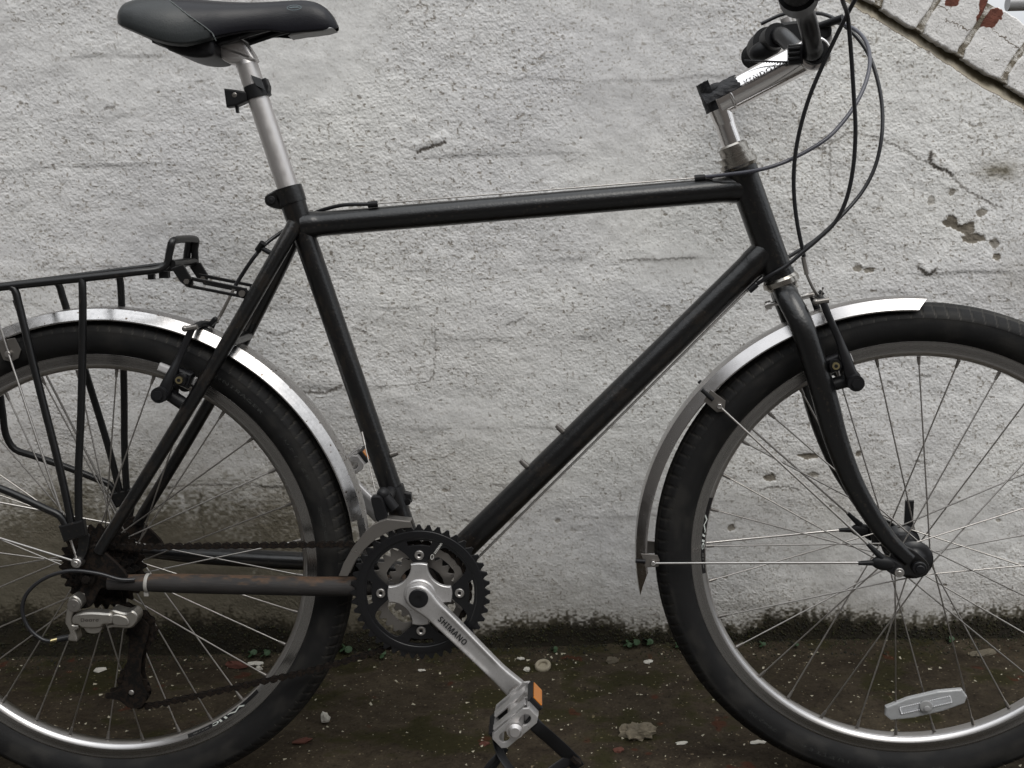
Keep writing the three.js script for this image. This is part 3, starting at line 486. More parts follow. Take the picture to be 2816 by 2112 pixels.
// the drive-side chainstay has lost its paint along the top
const stayRust = std({ roughness: 0.75, bumpMap: rep(brushBump, 3), bumpScale: 0.0003, map: dataTex(256, 512, (i, j, o) => {
  const u = i / 256, v = (j / 512), d = Math.abs(((u - 0.72 + 1.5) % 1) - 0.5), n = fbm(u * 14, v * 30, 4, 501), k = sstep(0.2, 0.02, d + (n - 0.5) * 0.42), w = fbm(u * 40, v * 90, 3, 503), g = (fbm(u * 8, v * 16, 3, 505) - 0.4) * 14;
  o[0] = mix(33 + g, mix(52, 86, w), k); o[1] = mix(30 + g, mix(39, 61, w), k); o[2] = mix(29 + g, mix(28, 41, w), k); }, true) });
stayRust.map.repeat.set(1, 2.6);
for (const s of [1, -1]) {
  add('seatstay', sweep([[0.281, 0.452, 0.012 * s], [0.262, 0.418, 0.022 * s], [0.1845, 0.2899, 0.045 * s], [0.1145, 0.1815, 0.058 * s], [0.0133, 0.0325, 0.068 * s]], (t) => mix(0.0101, 0.0078, t), { rs: 18 }), M.paintDirty, frame);
  add('chainstay', sweep([[0.022, -0.0092, 0.067 * s], [0.0804, -0.0129, 0.061 * s], [0.2, -0.0195, 0.054 * s], [0.3302, -0.0263, 0.045 * s], [0.408, -0.031, 0.024 * s]], (t) => mix(0.0098, 0.0128, sstep(0, 0.25, t)), { rs: 20, norm: s > 0 }), s > 0 ? stayRust : M.paintDirty, frame);
  add('dropout', plate([[-0.017, 0.03], [-0.006, 0.033], [0.008, 0.042], [0.022, 0.032], [0.05, -0.004], [0.04, -0.018], [0.014, -0.016], [-0.004, -0.042], [-0.024, -0.042], [-0.026, -0.028], [-0.012, -0.012], [-0.018, 0.006], [-0.022, 0.024]], s > 0 ? 0.0655 : -0.0705, s > 0 ? 0.0705 : -0.0655, 0.001, { smooth: 60 }), M.filthy, frame);
}
add('seatstay_bridge', rod([0.196, 0.303, -0.04], [0.196, 0.303, 0.04], 0.007, 12), M.paint, frame);
add('seat_collar', [sweep([[0.2705, 0.4985, 0], [0.2762, 0.478, 0]], 0.0188, { rs: 30 }), plate([[0.248, 0.4745], [0.262, 0.471], [0.27, 0.474], [0.264, 0.497], [0.25, 0.4925], [0.2425, 0.487], [0.2425, 0.479]], -0.0105, 0.0105, 0.002, { smooth: 50 })], M.paint, frame);
add('collar_bolt', [disc(0.2511, 0.4828, 0.0095, 0.0125, 0.0055), disc(0.2511, 0.4828, 0.012, 0.0131, 0.0028)], M.plastic, frame);
for (const [x, y, nx, ny] of [[0.3915, 0.1415, 0.96, 0.28], [0.5735, 0.1245, -0.7, 0.716], [0.6225, 0.1715, -0.7, 0.716]]) add('bottle_boss', [rod([x - nx * 0.006, y - ny * 0.006, 0], [x + nx * 0.007, y + ny * 0.007, 0], 0.004, 14), rod([x + nx * 0.004, y + ny * 0.004, 0], [x + nx * 0.0105, y + ny * 0.0105, 0], 0.0034, 6)], M.dullSteel, frame);
add('cable_stop', rod([0.3755, 0.4745, 0.006], [0.388, 0.4752, 0.006], 0.0042, 12), M.plastic, frame);
add('cable_stop', rod([0.797, 0.4988, 0.004], [0.81, 0.4996, 0.004], 0.0045, 12), M.plastic, frame);
add('cable_stop', [rod([0.8665, 0.354, 0.012], [0.876, 0.3625, 0.013], 0.0042, 12), rod([0.8665, 0.354, -0.012], [0.876, 0.3625, -0.013], 0.0042, 12)], M.plastic, frame);

// ---- cables
const cables = part('cables');
add('rear_brake_housing', sweep([[0.8093, 0.5003, 0.004], [0.8374, 0.5025, 0.02], [0.8625, 0.505, 0.03], [0.8894, 0.5105, 0.03], [0.9173, 0.5206, 0.025], [0.9566, 0.5419, 0.02], [0.9782, 0.5603, 0.01], [0.9997, 0.5864, 0], [1.017, 0.6164, -0.015], [1.0257, 0.6432, -0.03], [1.027, 0.6693, -0.05], [1.0195, 0.6885, -0.07], [1.0025, 0.7023, -0.09], [0.99, 0.705, -0.1]], 0.0026, { seg: 110, rs: 10 }), M.cableGrey, cables);
add('ferrule', [rod([0.81, 0.5, 0.004], [0.819, 0.5005, 0.008], 0.0031, 10)], M.bolt, cables);
add('rear_brake_wire', rod([0.386, 0.4755, 0.006], [0.8, 0.4995, 0.004], 0.0009, 8), M.wire, cables);
add('gear_housing', sweep([[0.94, 0.715, 0.15], [0.9464, 0.6948, 0.12], [0.9616, 0.6797, 0.09], [0.9719, 0.6477, 0.07], [0.9814, 0.5956, 0.055], [0.9864, 0.5501, 0.05], [0.986, 0.5039, 0.045], [0.9799, 0.4664, 0.04], [0.968, 0.44, 0.037], [0.9479, 0.4193, 0.035], [0.9258, 0.4, 0.032], [0.9111, 0.3872, 0.03], [0.8924, 0.3751, 0.025], [0.8767, 0.3632, 0.014]], 0.0026, { seg: 110, rs: 10 }), M.cable, cables);
add('gear_housing', sweep([[0.984, 0.705, -0.12], [1.0011, 0.7061, -0.1], [1.0213, 0.6879, -0.09], [1.0374, 0.6621, -0.08], [1.0476, 0.6286, -0.07], [1.0528, 0.5876, -0.06], [1.0499, 0.547, -0.05], [1.0405, 0.509, -0.045], [1.0227, 0.4772, -0.04], [0.9885, 0.4416, -0.03], [0.9595, 0.4161, -0.0275], [0.9304, 0.398, -0.0275], [0.9, 0.38, -0.024], [0.8767, 0.3632, -0.014]], 0.0026, { seg: 110, rs: 10 }), M.cable, cables);
add('front_brake_housing', sweep([[0.975, 0.715, 0.13], [0.9689, 0.6983, 0.1], [0.9612, 0.6789, 0.085], [0.9438, 0.632, 0.06], [0.9287, 0.5901, 0.05], [0.9198, 0.5487, 0.04], [0.9164, 0.5153, 0.035], [0.9176, 0.4775, 0.03], [0.9238, 0.439, 0.025], [0.9325, 0.4056, 0.02], [0.9345, 0.396, 0.02]], 0.0026, { seg: 100, rs: 10 }), M.cable, cables);
add('far_housing', sweep([[0.912, 0.716, -0.16], [0.945, 0.728, -0.155], [0.9821, 0.725, -0.14], [0.9938, 0.7179, -0.12], [1.0052, 0.706, -0.1]], 0.0026, { seg: 40, rs: 10 }), M.cable, cables);
for (const s of [1, -1]) add('gear_wire', rod([0.8672, 0.3555, 0.005 * s + 0.003], [0.4565, -0.0515, 0.005 * s + 0.003], 0.0008, 8), M.wire, cables);
add('rear_brake_housing', sweep([[0.376, 0.4752, 0.006], [0.345, 0.475, 0.001], [0.3218, 0.4715, -0.009], [0.2989, 0.465, -0.0185], [0.2718, 0.4515, -0.022], [0.2379, 0.428, -0.006], [0.225, 0.4122, 0.006], [0.2024, 0.3845, 0], [0.194, 0.372, 0]], 0.0026, { seg: 60, rs: 10 }), M.cable, cables);
add('housing_guide', [rod([0.2375, 0.4285, 0.011], [0.2285, 0.4185, 0.006], 0.0044, 12), rod([0.233, 0.4225, 0.008], [0.25, 0.413, 0.012], 0.0032, 10)], M.plastic, cables);
add('brake_noodle', sweep([[0.194, 0.372, 0], [0.1864, 0.3583, 0], [0.1704, 0.3321, -0.002], [0.165, 0.327, -0.008]], 0.0022, { seg: 24, rs: 10 }), M.wire, cables);
add('rear_gear_housing', sweep([[0.06, -0.004, 0.0735], [0.0436, -0.002, 0.078], [0.0161, 0.0079, 0.082], [-0.0199, 0.0132, 0.086], [-0.0538, 0.0032, 0.088], [-0.0769, -0.0167, 0.09], [-0.0841, -0.0397, 0.09], [-0.0771, -0.063, 0.09], [-0.06, -0.0785, 0.09], [-0.051, -0.0808, 0.09]], 0.0025, { seg: 80, rs: 10 }), M.cable, cables);

// ---- wheels
const TREAD = 132;
function tyreGeo() {
  const prof = [[0.2863, 0.0112], [0.2885, 0.0142], [0.292, 0.0181], [0.2965, 0.0214], [0.302, 0.0236], [0.308, 0.0246], [0.3135, 0.0246], [0.3178, 0.0238], [0.3182, 0.0243], [0.3215, 0.0232]];
  const tread = 20, P = [...prof];
  for (let k = 1; k < tread; k++) { const a = (k / tread) * 2 - 1; P.push([0.3215 + 0.0148 * Math.pow(Math.cos(a * Math.PI / 2), 0.85), -a * 0.0232]); }
  for (let k = prof.length - 1; k >= 0; k--) P.push([prof[k][0], -prof[k][1]]);
  const seg = TREAD * 10, n = P.length, pos = [], uv = [], idx = [], col = [];
  for (let i = 0; i <= seg; i++) {
    const th = (i / seg) * Math.PI * 2, ph = (i % 10) / 10, c = Math.cos(th), s = Math.sin(th);
    for (let k = 0; k < n; k++) {
      let [r, z] = P[k], gv = 0; const u = Math.abs(z) / 0.0232, side = z > 0 ? 0 : 0.5;
      if (r > 0.3214) {
        let g = 0; const f = (p) => { const q = ((p % 1) + 1) % 1; return q < 0.12 || q > 0.98 ? 1 : 0; };
        if (u > 0.46) g = f(ph + side + 0.4 * (u - 0.7));
        else g = Math.max(f(ph + side + u * 2.2 + 0.3), u > 0.14 && u < 0.3 ? 0.9 : 0);
        if (u > 0.38 && u < 0.5) g = 1;
        r -= 0.002 * g; gv = g;
      }
      const ns = fbm(th * 9 + (z > 0 ? 0 : 40), k * 0.4, 3, 601), dust = 0.011 * sstep(0.45, 0.75, ns) + 0.034 * gv * (0.3 + ns); col.push(0.0105 + dust, 0.0103 + dust * 0.92, 0.0105 + dust * 0.78);
      pos.push(r * c, r * s, z); uv.push(th * 0.31, k * 0.003);
    }
  }
  for (let i = 0; i < seg; i++) for (let k = 0; k < n - 1; k++) { const a = i * n + k, b = a + n; idx.push(a, a + 1, b, b, a + 1, b + 1); }
  const g = new THREE.BufferGeometry(); g.setAttribute('position', new THREE.Float32BufferAttribute(pos, 3)); g.setAttribute('uv', new THREE.Float32BufferAttribute(uv, 2)); g.setAttribute('color', new THREE.Float32BufferAttribute(col, 3)); g.setIndex(idx); g.computeVertexNormals(); return g;
}
const tyreM = M.rubber.clone(); tyreM.color.setRGB(1, 1, 1); tyreM.vertexColors = true;
const rimSide = [[0.2872, 0.0123], [0.2868, 0.0128], [0.2845, 0.0127], [0.2842, 0.01235], [0.279, 0.0122], [0.2745, 0.0123], [0.2735, 0.0119]];
const rimBed = [[0.2735, 0.0119], [0.2692, 0.0098], [0.2668, 0.0062], [0.2662, 0], [0.2668, -0.0062], [0.2692, -0.0098], [0.2735, -0.0119]];
const rimGeo = () => [spin(rimSide, 0, 0, 180), spin(rimSide.map(([r, z]) => [r, -z]).reverse(), 0, 0, 180), spin([rimSide[0], [0.283, 0], [rimSide[0][0], -rimSide[0][1]]].reverse(), 0, 0, 120)];
function spokeList(phase, fr, fz) {
  const out = [], st = Math.PI / 16;
  for (let i = 0; i < 32; i++) {
    const th = phase + i * st, near = i % 2 === 0 ? 1 : -1, lead = (i >> 1) % 2 ? 1 : -1, h = th + lead * 6 * st * (near > 0 ? 1 : 1);
    const a = [fr * Math.cos(h), fr * Math.sin(h), fz * near + (lead * 0.0016)], b = [0.2658 * Math.cos(th), 0.2658 * Math.sin(th), 0.002 * near];
    out.push([a, b, th, near, lead]);
  }
  return out;
}
M.rim = std({ map: rep(alloyMap, 9), metalness: 0.95, roughness: 0.33, color: C(0.42, 0.405, 0.39), roughnessMap: rep(roughVar, 8), side: THREE.DoubleSide });
M.rimBed = std({ map: rep(alloyMap, 11), metalness: 1, roughness: 0.3, color: C(0.8, 0.78, 0.77), side: THREE.DoubleSide });
function wheel(name, A, phase, fr, fz, hubProf) {
  const w = part(name);
  A('tyre', tyreGeo(), tyreM, w); A('rim', rimGeo(), M.rim, w); A('rim_bed', spin(rimBed, 0, 0, 180), M.rimBed, w);
  A('hub', spin(hubProf, 0, 0, 40), M.gloss, w);
  for (const [a, b] of spokeList(phase, fr, fz)) {
    A('spoke', rod(a, b, 0.00105, 8), M.spoke, w);
    const d = V(a).clone().sub(V(b)).normalize(), e = V(b).clone().addScaledVector(d, 0.011);
    A('nipple', cone(b, e.toArray(), 0.0026, 0.0018, 8), M.dullSteel, w);
  }
  return w;
}
const hubF = [[0.0001, 0.052], [0.008, 0.052], [0.0095, 0.047], [0.0105, 0.042], [0.0185, 0.0385], [0.0255, 0.0355], [0.0262, 0.033], [0.0185, 0.0305], [0.0125, 0.022], [0.0115, 0], [0.0125, -0.022], [0.0185, -0.0305], [0.0262, -0.033], [0.0255, -0.0355], [0.0185, -0.0385], [0.0105, -0.042], [0.0095, -0.047], [0.008, -0.052], [0.0001, -0.052]].reverse();
const frontWheel = wheel('front_wheel', addF, -0.65 * Math.PI / 180, 0.0236, 0.0335, hubF);
const hubR = [[0.0001, 0.062], [0.009, 0.062], [0.012, 0.03], [0.023, 0.024], [0.0245, 0.021], [0.022, 0.019], [0.015, 0.012], [0.014, -0.02], [0.022, -0.029], [0.0245, -0.032], [0.023, -0.035], [0.011, -0.045], [0.009, -0.062], [0.0001, -0.062]].reverse();
const rearWheel = wheel('rear_wheel', add, 5.4 * Math.PI / 180, 0.0225, 0.026, hubR);
addF('axle', [rod([0, 0, -0.066], [0, 0, 0.066], 0.0048, 12), disc(0, 0, 0.061, 0.0685, 0.0092, 0.0015), disc(0, 0, 0.0675, 0.0715, 0.0055, 0.001)], M.gloss, frontWheel);
add('axle', [rod([0, 0, -0.082], [0, 0, 0.084], 0.0048, 12), disc(0, 0, 0.0715, 0.08, 0.0098, 0.0015), disc(0, 0, 0.079, 0.085, 0.0055, 0.001), disc(0, 0, -0.08, -0.0715, 0.0098)], M.filthy, rearWheel);
addF('quick_release_lever', [disc(0, 0, -0.078, -0.062, 0.0105), plate([[0.008, 0.004], [0.0145, 0.012], [0.0145, 0.048], [0.0265, 0.048], [0.0265, 0.012], [0.018, -0.004], [0.006, -0.006]], -0.079, -0.0735, 0.0012)], M.gloss, frontWheel);
{ // wheel reflector: rounded clear bar clipped between the spokes
  const g = plate([[-0.056, -0.0035], [-0.05, -0.0125], [-0.02, -0.0165], [0.02, -0.0165], [0.05, -0.0125], [0.056, -0.0035], [0.052, 0.0085], [0.02, 0.0135], [-0.02, 0.0135], [-0.052, 0.0085]], 0.004, 0.0125, 0.0025, { bs: 3 });
  g.rotateZ(0.29); g.translate(0.0315, -0.2145, 0); addF('reflector', g, M.reflector, frontWheel);
  const r = plate([[-0.034, -0.006], [0.034, -0.006], [0.034, 0.0045], [-0.034, 0.0045]], 0.0126, 0.0137, 0.0004); r.rotateZ(0.29); r.translate(0.0315, -0.2145, 0); addF('reflector_lens', r, phy({ color: C(0.5, 0.51, 0.53), roughness: 0.18, clearcoat: 1, bumpMap: rep(brushBump, 150), bumpScale: 0.001 }), frontWheel);
  { const ds = []; for (let k = 0; k < 24; k++) for (const v of [-0.0055, 0.004]) ds.push(box(mix(-0.033, 0.033, k / 23), v, 0.0139, 0.0016, 0.0012, 0.0008, 0, 0.0002)); for (let k = 0; k < 7; k++) for (const u of [-0.034, 0.034]) ds.push(box(u, mix(-0.005, 0.0035, k / 6), 0.0139, 0.0012, 0.0009, 0.0008, 0, 0.0002)); const q = merge(ds); q.rotateZ(0.29); q.translate(0.0315, -0.2145, 0); addF('reflector_beads', q, std({ color: C(0.8, 0.8, 0.82), roughness: 0.2 }), frontWheel); }
  addF('reflector_clip', [disc(0.0315, -0.2165, 0.013, 0.0165, 0.0085), disc(0.0325, -0.219, 0.016, 0.0185, 0.0042)], std({ color: C(0.28, 0.28, 0.28), roughness: 0.5 }), frontWheel);
}
// lettering as thin print on the surface
function print(w, h, draw) { const c = document.createElement('canvas'); c.width = w; c.height = h; const x = c.getContext('2d'); x.clearRect(0, 0, w, h); draw(x, w, h); const t = new THREE.CanvasTexture(c); t.colorSpace = THREE.SRGBColorSpace; return t; }
function arcPrint(r0, z0, r1, z1, a0, a1, seg = 40) { // strip between two circles, u along the arc from a0 to a1, v from r0 to r1
  const pos = [], uv = [], idx = [];
  for (let i = 0; i <= seg; i++) { const a = mix(a0, a1, i / seg), c = Math.cos(a), s = Math.sin(a); pos.push(r0 * c, r0 * s, z0, r1 * c, r1 * s, z1); uv.push(i / seg, 0, i / seg, 1); }
  for (let i = 0; i < seg; i++) { const a = i * 2; idx.push(a, a + 2, a + 1, a + 1, a + 2, a + 3); }
  const g = new THREE.BufferGeometry(); g.setAttribute('position', new THREE.Float32BufferAttribute(pos, 3)); g.setAttribute('uv', new THREE.Float32BufferAttribute(uv, 2)); g.setIndex(idx); g.computeVertexNormals(); return g;
}
const tyreText = print(1024, 64, (x, w, h) => { x.fillStyle = 'rgba(120,124,122,0.3)'; x.font = 'bold 50px sans-serif'; x.textBaseline = 'middle'; x.fillText('BONTRAGER', 20, h / 2); x.font = '46px sans-serif'; x.fillText('J U P I T E R', 440, h / 2); x.fillText('26x2.00', 800, h / 2); });
const tyreTextM = std({ map: tyreText, transparent: true, roughness: 0.7, color: C(0.5, 0.5, 0.5) });
const D = Math.PI / 180;
addF('tyre_lettering', arcPrint(0.3025, 0.0244, 0.3105, 0.0252, -78 * D, -136 * D, 60), tyreTextM, frontWheel);
add('tyre_lettering', arcPrint(0.3025, 0.0244, 0.3105, 0.0252, 60 * D, 2 * D, 60), tyreTextM, rearWheel);
const rimPrint = print(512, 64, (x, w, h) => {
  x.fillStyle = 'rgb(16,14,16)'; x.fillRect(0, 0, w, h); x.strokeStyle = 'rgb(205,210,205)'; x.lineWidth = 15; x.beginPath(); x.moveTo(120, 60); x.lineTo(150, 14); x.lineTo(186, 50); x.lineTo(222, 14); x.lineTo(238, 14); x.stroke();
  x.beginPath(); x.moveTo(262, 8); x.lineTo(250, 58); x.moveTo(296, 8); x.lineTo(288, 58); x.stroke(); x.lineWidth = 11; x.beginPath(); x.arc(330, 32, 20, 0.5, 5.6); x.stroke(); x.fillStyle = 'rgb(150,150,145)'; x.font = '26px sans-serif'; x.fillText('26 x 1.50', 372, 40);
});
const rimPrintM = std({ map: rimPrint, roughness: 0.5 });
addF('rim_sticker', arcPrint(0.2732, 0.0122, 0.2685, 0.0097, 164 * D, 187 * D), rimPrintM, frontWheel);
add('rim_sticker', arcPrint(0.2732, 0.0122, 0.2685, 0.0097, -44 * D, -70 * D), rimPrintM, rearWheel);

// ---- cassette and chain
function cogShape(teeth, root, tip, inner, phase = 0) {
  const s = new THREE.Shape(), n = teeth;
  for (let k = 0; k < n; k++) { const a = phase + (k / n) * 2 * Math.PI, w = (2 * Math.PI) / n; [[-0.5, root], [-0.3, root * 0.6 + tip * 0.4], [-0.13, tip], [0.13, tip], [0.3, root * 0.6 + tip * 0.4]].forEach(([u, r], q) => { const x = r * Math.cos(a + u * w), y = r * Math.sin(a + u * w); k + q ? s.lineTo(x, y) : s.moveTo(x, y); }); }
  s.closePath(); if (inner) { const h = new THREE.Path(); if (typeof inner === 'number') h.absarc(0, 0, inner, 0, Math.PI * 2, true); else { for (let k = 0; k < 160; k++) { const a = -(k / 160) * 2 * Math.PI, r = inner(a); k ? h.lineTo(r * Math.cos(a), r * Math.sin(a)) : h.moveTo(r * Math.cos(a), r * Math.sin(a)); } h.closePath(); } s.holes.push(h); }
  return s;
}
{
  const gs = []; [28, 24, 21, 18, 16, 14, 12, 11].forEach((t, k) => { const r = (t * 12.7e-3) / (2 * Math.PI); gs.push(plate(cogShape(t, r - 0.003, r + 0.0035, 0.012, k), 0.028 + k * 0.0042, 0.0298 + k * 0.0042, 0.0003)); });
  gs.push(disc(0, 0, 0.026, 0.0625, 0.0165)); add('cassette', gs, M.filthy, rearWheel);
}
{
  const pts = [[0.43, 0.034, 0.046], [0.3448, 0.0325, 0.047], [0.2, 0.0325, 0.047], [0.0594, 0.0325, 0.047], [0.012, 0.0325, 0.046], [-0.012, 0.0305, 0.045], [-0.0295, 0.014, 0.045], [-0.031, -0.01, 0.045], [-0.017, -0.028, 0.045], [0.01, -0.042, 0.045], [0.045, -0.054, 0.045], [0.0665, -0.07, 0.045], [0.067, -0.092, 0.045], [0.05, -0.116, 0.045], [0.026, -0.14, 0.045], [0.0165, -0.164, 0.045], [0.0255, -0.186, 0.045], [0.048, -0.193, 0.045], [0.1, -0.1835, 0.045], [0.1767, -0.1665, 0.046], [0.2881, -0.1415, 0.046], [0.3812, -0.113, 0.046], [0.415, -0.0985, 0.046], [0.445, -0.096, 0.046], [0.478, -0.078, 0.046], [0.4955, -0.042, 0.046], [0.492, -0.008, 0.046], [0.468, 0.023, 0.046], [0.43, 0.034, 0.046]];
  const c = new THREE.CatmullRomCurve3(pts.slice(0, -1).map(V), true, 'centripetal'), n = Math.round(c.getLength() / 0.0127 / 2) * 2, P = c.getSpacedPoints(n), gs = [];
  const lk = (w) => { const s = new THREE.Shape(), L = 0.00635, r = 0.0042; for (let k = 0; k <= 6; k++) { const a = -Math.PI / 2 + (k / 6) * Math.PI; s.lineTo(L + r * Math.cos(a), r * Math.sin(a)); } s.lineTo(0, 0.0028); for (let k = 0; k <= 6; k++) { const a = Math.PI / 2 + (k / 6) * Math.PI; s.lineTo(-L + r * Math.cos(a), r * Math.sin(a)); } s.lineTo(0, -0.0028); const g = new THREE.ExtrudeGeometry(s, { depth: 0.001, bevelEnabled: false }); return [g.clone().translate(0, 0, w), g.clone().translate(0, 0, -w - 0.001)]; };
  const inner = lk(0.0014), outer = lk(0.0026), roll = new THREE.CylinderGeometry(0.0038, 0.0038, 0.0068, 8).rotateX(Math.PI / 2);
  for (let k = 0; k < n; k++) { const a = P[k], b = P[k + 1], an = Math.atan2(b.y - a.y, b.x - a.x); for (const g of k % 2 ? outer : inner) { const q = g.clone(); q.rotateZ(an); q.translate((a.x + b.x) / 2, (a.y + b.y) / 2, (a.z + b.z) / 2); gs.push(q); } gs.push(roll.clone().translate(a.x, a.y, a.z)); }
  add('chain', gs, M.filthy);
}
// ---- crankset
const cranks = part('crankset');
{
  const arm4 = (a) => { const q = Math.abs((((a / (Math.PI / 2)) % 1) + 1.5) % 1 - 0.5) * 90; return q; };          // degrees from the nearest arm
  const tx = (g, ph = 0) => { g.rotateZ(ph); g.translate(BB[0], BB[1], 0); return g; };
  const big = cogShape(44, 0.0852, 0.0925, (a) => mix(0.0425, 0.0702, Math.pow(sstep(11, 31, arm4(a)), 0.8)));
  for (let k = 0; k < 4; k++) { const h = new THREE.Path(), a0 = k * Math.PI / 2; const pts = []; for (let q = 0; q <= 10; q++) { const a = a0 + mix(-0.24, 0.24, q / 10); pts.push([0.0712 * Math.cos(a), 0.0712 * Math.sin(a)]); } for (let q = 10; q >= 0; q--) { const a = a0 + mix(-0.22, 0.22, q / 10); pts.push([0.0648 * Math.cos(a), 0.0648 * Math.sin(a)]); } pts.reverse().forEach(([x, y], q) => (q ? h.lineTo(x, y) : h.moveTo(x, y))); h.closePath(); big.holes.push(h); const pin = new THREE.Path(); pin.absarc(0.0772 * Math.cos(a0 + 0.02), 0.0772 * Math.sin(a0 + 0.02), 0.0021, 0, 6.3, true); big.holes.push(pin); }
  add('large_chainring', [tx(plate(big, 0.0535, 0.057, 0.0006), -0.01), spin([[0.0742, 0.0568], [0.0742, 0.058], [0.0765, 0.0586], [0.0838, 0.058], [0.0845, 0.0568]].reverse(), BB[0], BB[1], 96)], M.gloss, cranks);
  add('middle_chainring', tx(plate(cogShape(32, 0.0612, 0.0682, (a) => mix(0.046, 0.0515, sstep(18, 30, arm4(a)))), 0.0455, 0.0478, 0.0005)), M.dullSteel, cranks);
  add('small_chainring', tx(plate(cogShape(22, 0.0412, 0.0478, 0.031), 0.0375, 0.0395, 0.0005), 0.1), M.dullSteel, cranks);
  const sp = []; for (let k = 0; k < 240; k++) { const a = (k / 240) * 2 * Math.PI, ph = (45 - arm4(a)) * Math.PI / 180, r = ph > 0.52 ? 0.0425 : 0.0553 * Math.cos(ph) - Math.sqrt(0.0283 ** 2 - (0.0553 * Math.sin(ph)) ** 2); sp.push([r * Math.cos(a), r * Math.sin(a)]); }
  add('spider', [tx(plate(sp, 0.0572, 0.0645, 0.0018, { bs: 4 }), -0.01), spin([[0.0001, 0.067], [0.018, 0.067], [0.022, 0.064], [0.022, 0.05], [0.0001, 0.05]].reverse(), BB[0], BB[1], 40)], M.alloy, cranks);
  for (let k = 0; k < 4; k++) { const a = k * Math.PI / 2 - 0.01, x = BB[0] + 0.052 * Math.cos(a), y = BB[1] + 0.052 * Math.sin(a); add('chainring_bolt', spin([[0.0024, 0.0578], [0.0024, 0.0601], [0.0055, 0.0603], [0.0063, 0.0596], [0.0063, 0.0567]].reverse(), x, y, 24), M.bolt, cranks); }
  // arm: a lofted bar with a long shallow flute in its face
  const crankArm = (dir, z0, sgn) => {
    const L = 0.178, n = 40, pos = [], idx = [], uv = [], m = 16, d = [Math.cos(dir), Math.sin(dir)], q = [-d[1], d[0]];
    for (let i = 0; i <= n; i++) {
      const u = i / n, s = mix(-0.0182, L + 0.0142, u), end = s < 0 ? Math.sqrt(Math.max(0.02, 1 - (s / 0.0183) ** 2)) : s > L ? Math.sqrt(Math.max(0.02, 1 - ((s - L) / 0.0143) ** 2)) : 1;
      const w = (s < 0.03 ? mix(0.0182, 0.0142, sstep(0, 0.03, s)) : s < 0.14 ? mix(0.0142, 0.0122, sstep(0.03, 0.14, s)) : mix(0.0122, 0.0143, sstep(0.14, L, s))) * end;
      const top = mix(0.0785, 0.0905, sstep(0.02, 0.17, s)), th = mix(0.0155, 0.0125, u), fl = 0.0026 * sstep(0.026, 0.042, s) * (1 - sstep(0.128, 0.14, s));
      const sec = [[-1, -0.75], [-0.97, -0.25], [-0.9, -0.06], [-0.72, 0], [-0.56, -fl / th * 0.9], [-0.2, -fl / th], [0.2, -fl / th], [0.56, -fl / th * 0.9], [0.72, 0], [0.9, -0.06], [0.97, -0.25], [1, -0.75], [0.8, -1], [0.3, -1], [-0.3, -1], [-0.8, -1]];
      for (const [a, b] of sec) { const x = d[0] * s + q[0] * a * w, y = d[1] * s + q[1] * a * w, z = top + b * th; pos.push(BB[0] + x, BB[1] + y, sgn * (z + z0)); uv.push(s, a * w); }
    }
    for (let i = 0; i < n; i++) for (let k = 0; k < m; k++) { const a = i * m + k, b = i * m + (k + 1) % m, c = a + m, e = b + m; sgn > 0 ? idx.push(a, c, b, b, c, e) : idx.push(a, b, c, b, e, c); }
    for (let k = 1; k < m - 1; k++) { sgn > 0 ? idx.push(0, k, k + 1) : idx.push(0, k + 1, k); const o = n * m; sgn > 0 ? idx.push(o, o + k + 1, o + k) : idx.push(o, o + k, o + k + 1); }
    const g = new THREE.BufferGeometry(); g.setAttribute('position', new THREE.Float32BufferAttribute(pos, 3)); g.setAttribute('uv', new THREE.Float32BufferAttribute(uv, 2)); g.setIndex(idx); g.computeVertexNormals(); return g;
  };
  const dir = Math.atan2(-0.1245, 0.1255);
  add('crank_arm', crankArm(dir, 0, 1), M.alloy, cranks); add('crank_arm', crankArm(dir + Math.PI, 0, -1), M.alloy, cranks);
  add('crank_bolt_cap', spin([[0.0001, 0.0795], [0.004, 0.0795], [0.0045, 0.081], [0.0115, 0.0805], [0.0128, 0.079], [0.013, 0.075], [0.0001, 0.075]].reverse(), BB[0], BB[1], 32), M.gloss, cranks);
  const txt = print(512, 96, (x, w, h) => { x.fillStyle = 'rgb(20,20,22)'; x.font = 'bold 84px sans-serif'; x.textBaseline = 'middle'; x.save(); x.scale(1.08, 1); x.fillText('SHIMANO', 12, h / 2 + 4); x.restore(); });
  const g = new THREE.PlaneGeometry(0.058, 0.0124); g.translate(0.065, -0.0004, 0); g.rotateZ(dir); g.translate(BB[0], BB[1], 0.0803); g.rotateX(0); 
  { const P = g.attributes.position; for (let k = 0; k < P.count; k++) { const s = (P.getX(k) - BB[0]) * Math.cos(dir) + (P.getY(k) - BB[1]) * Math.sin(dir); P.setZ(k, mix(0.0785, 0.0905, sstep(0.02, 0.17, s)) - 0.0026 + 0.0011); } }
  add('maker_lettering', g, std({ map: txt, transparent: true, roughness: 0.6 }), cranks);
  const logo = print(256, 64, (x) => { x.strokeStyle = 'rgb(200,200,195)'; x.fillStyle = 'rgb(200,200,195)'; x.lineWidth = 6; x.beginPath(); x.ellipse(34, 32, 26, 15, -0.5, 0, 7); x.stroke(); x.font = 'bold 34px sans-serif'; x.fillText('SHIMANO', 74, 44); });
  const lg = new THREE.PlaneGeometry(0.034, 0.008); lg.rotateZ(0.95); lg.translate(BB[0] + 0.0245, BB[1] + 0.059, 0.0573); add('ring_lettering', lg, std({ map: logo, transparent: true, roughness: 0.6 }), cranks);
}
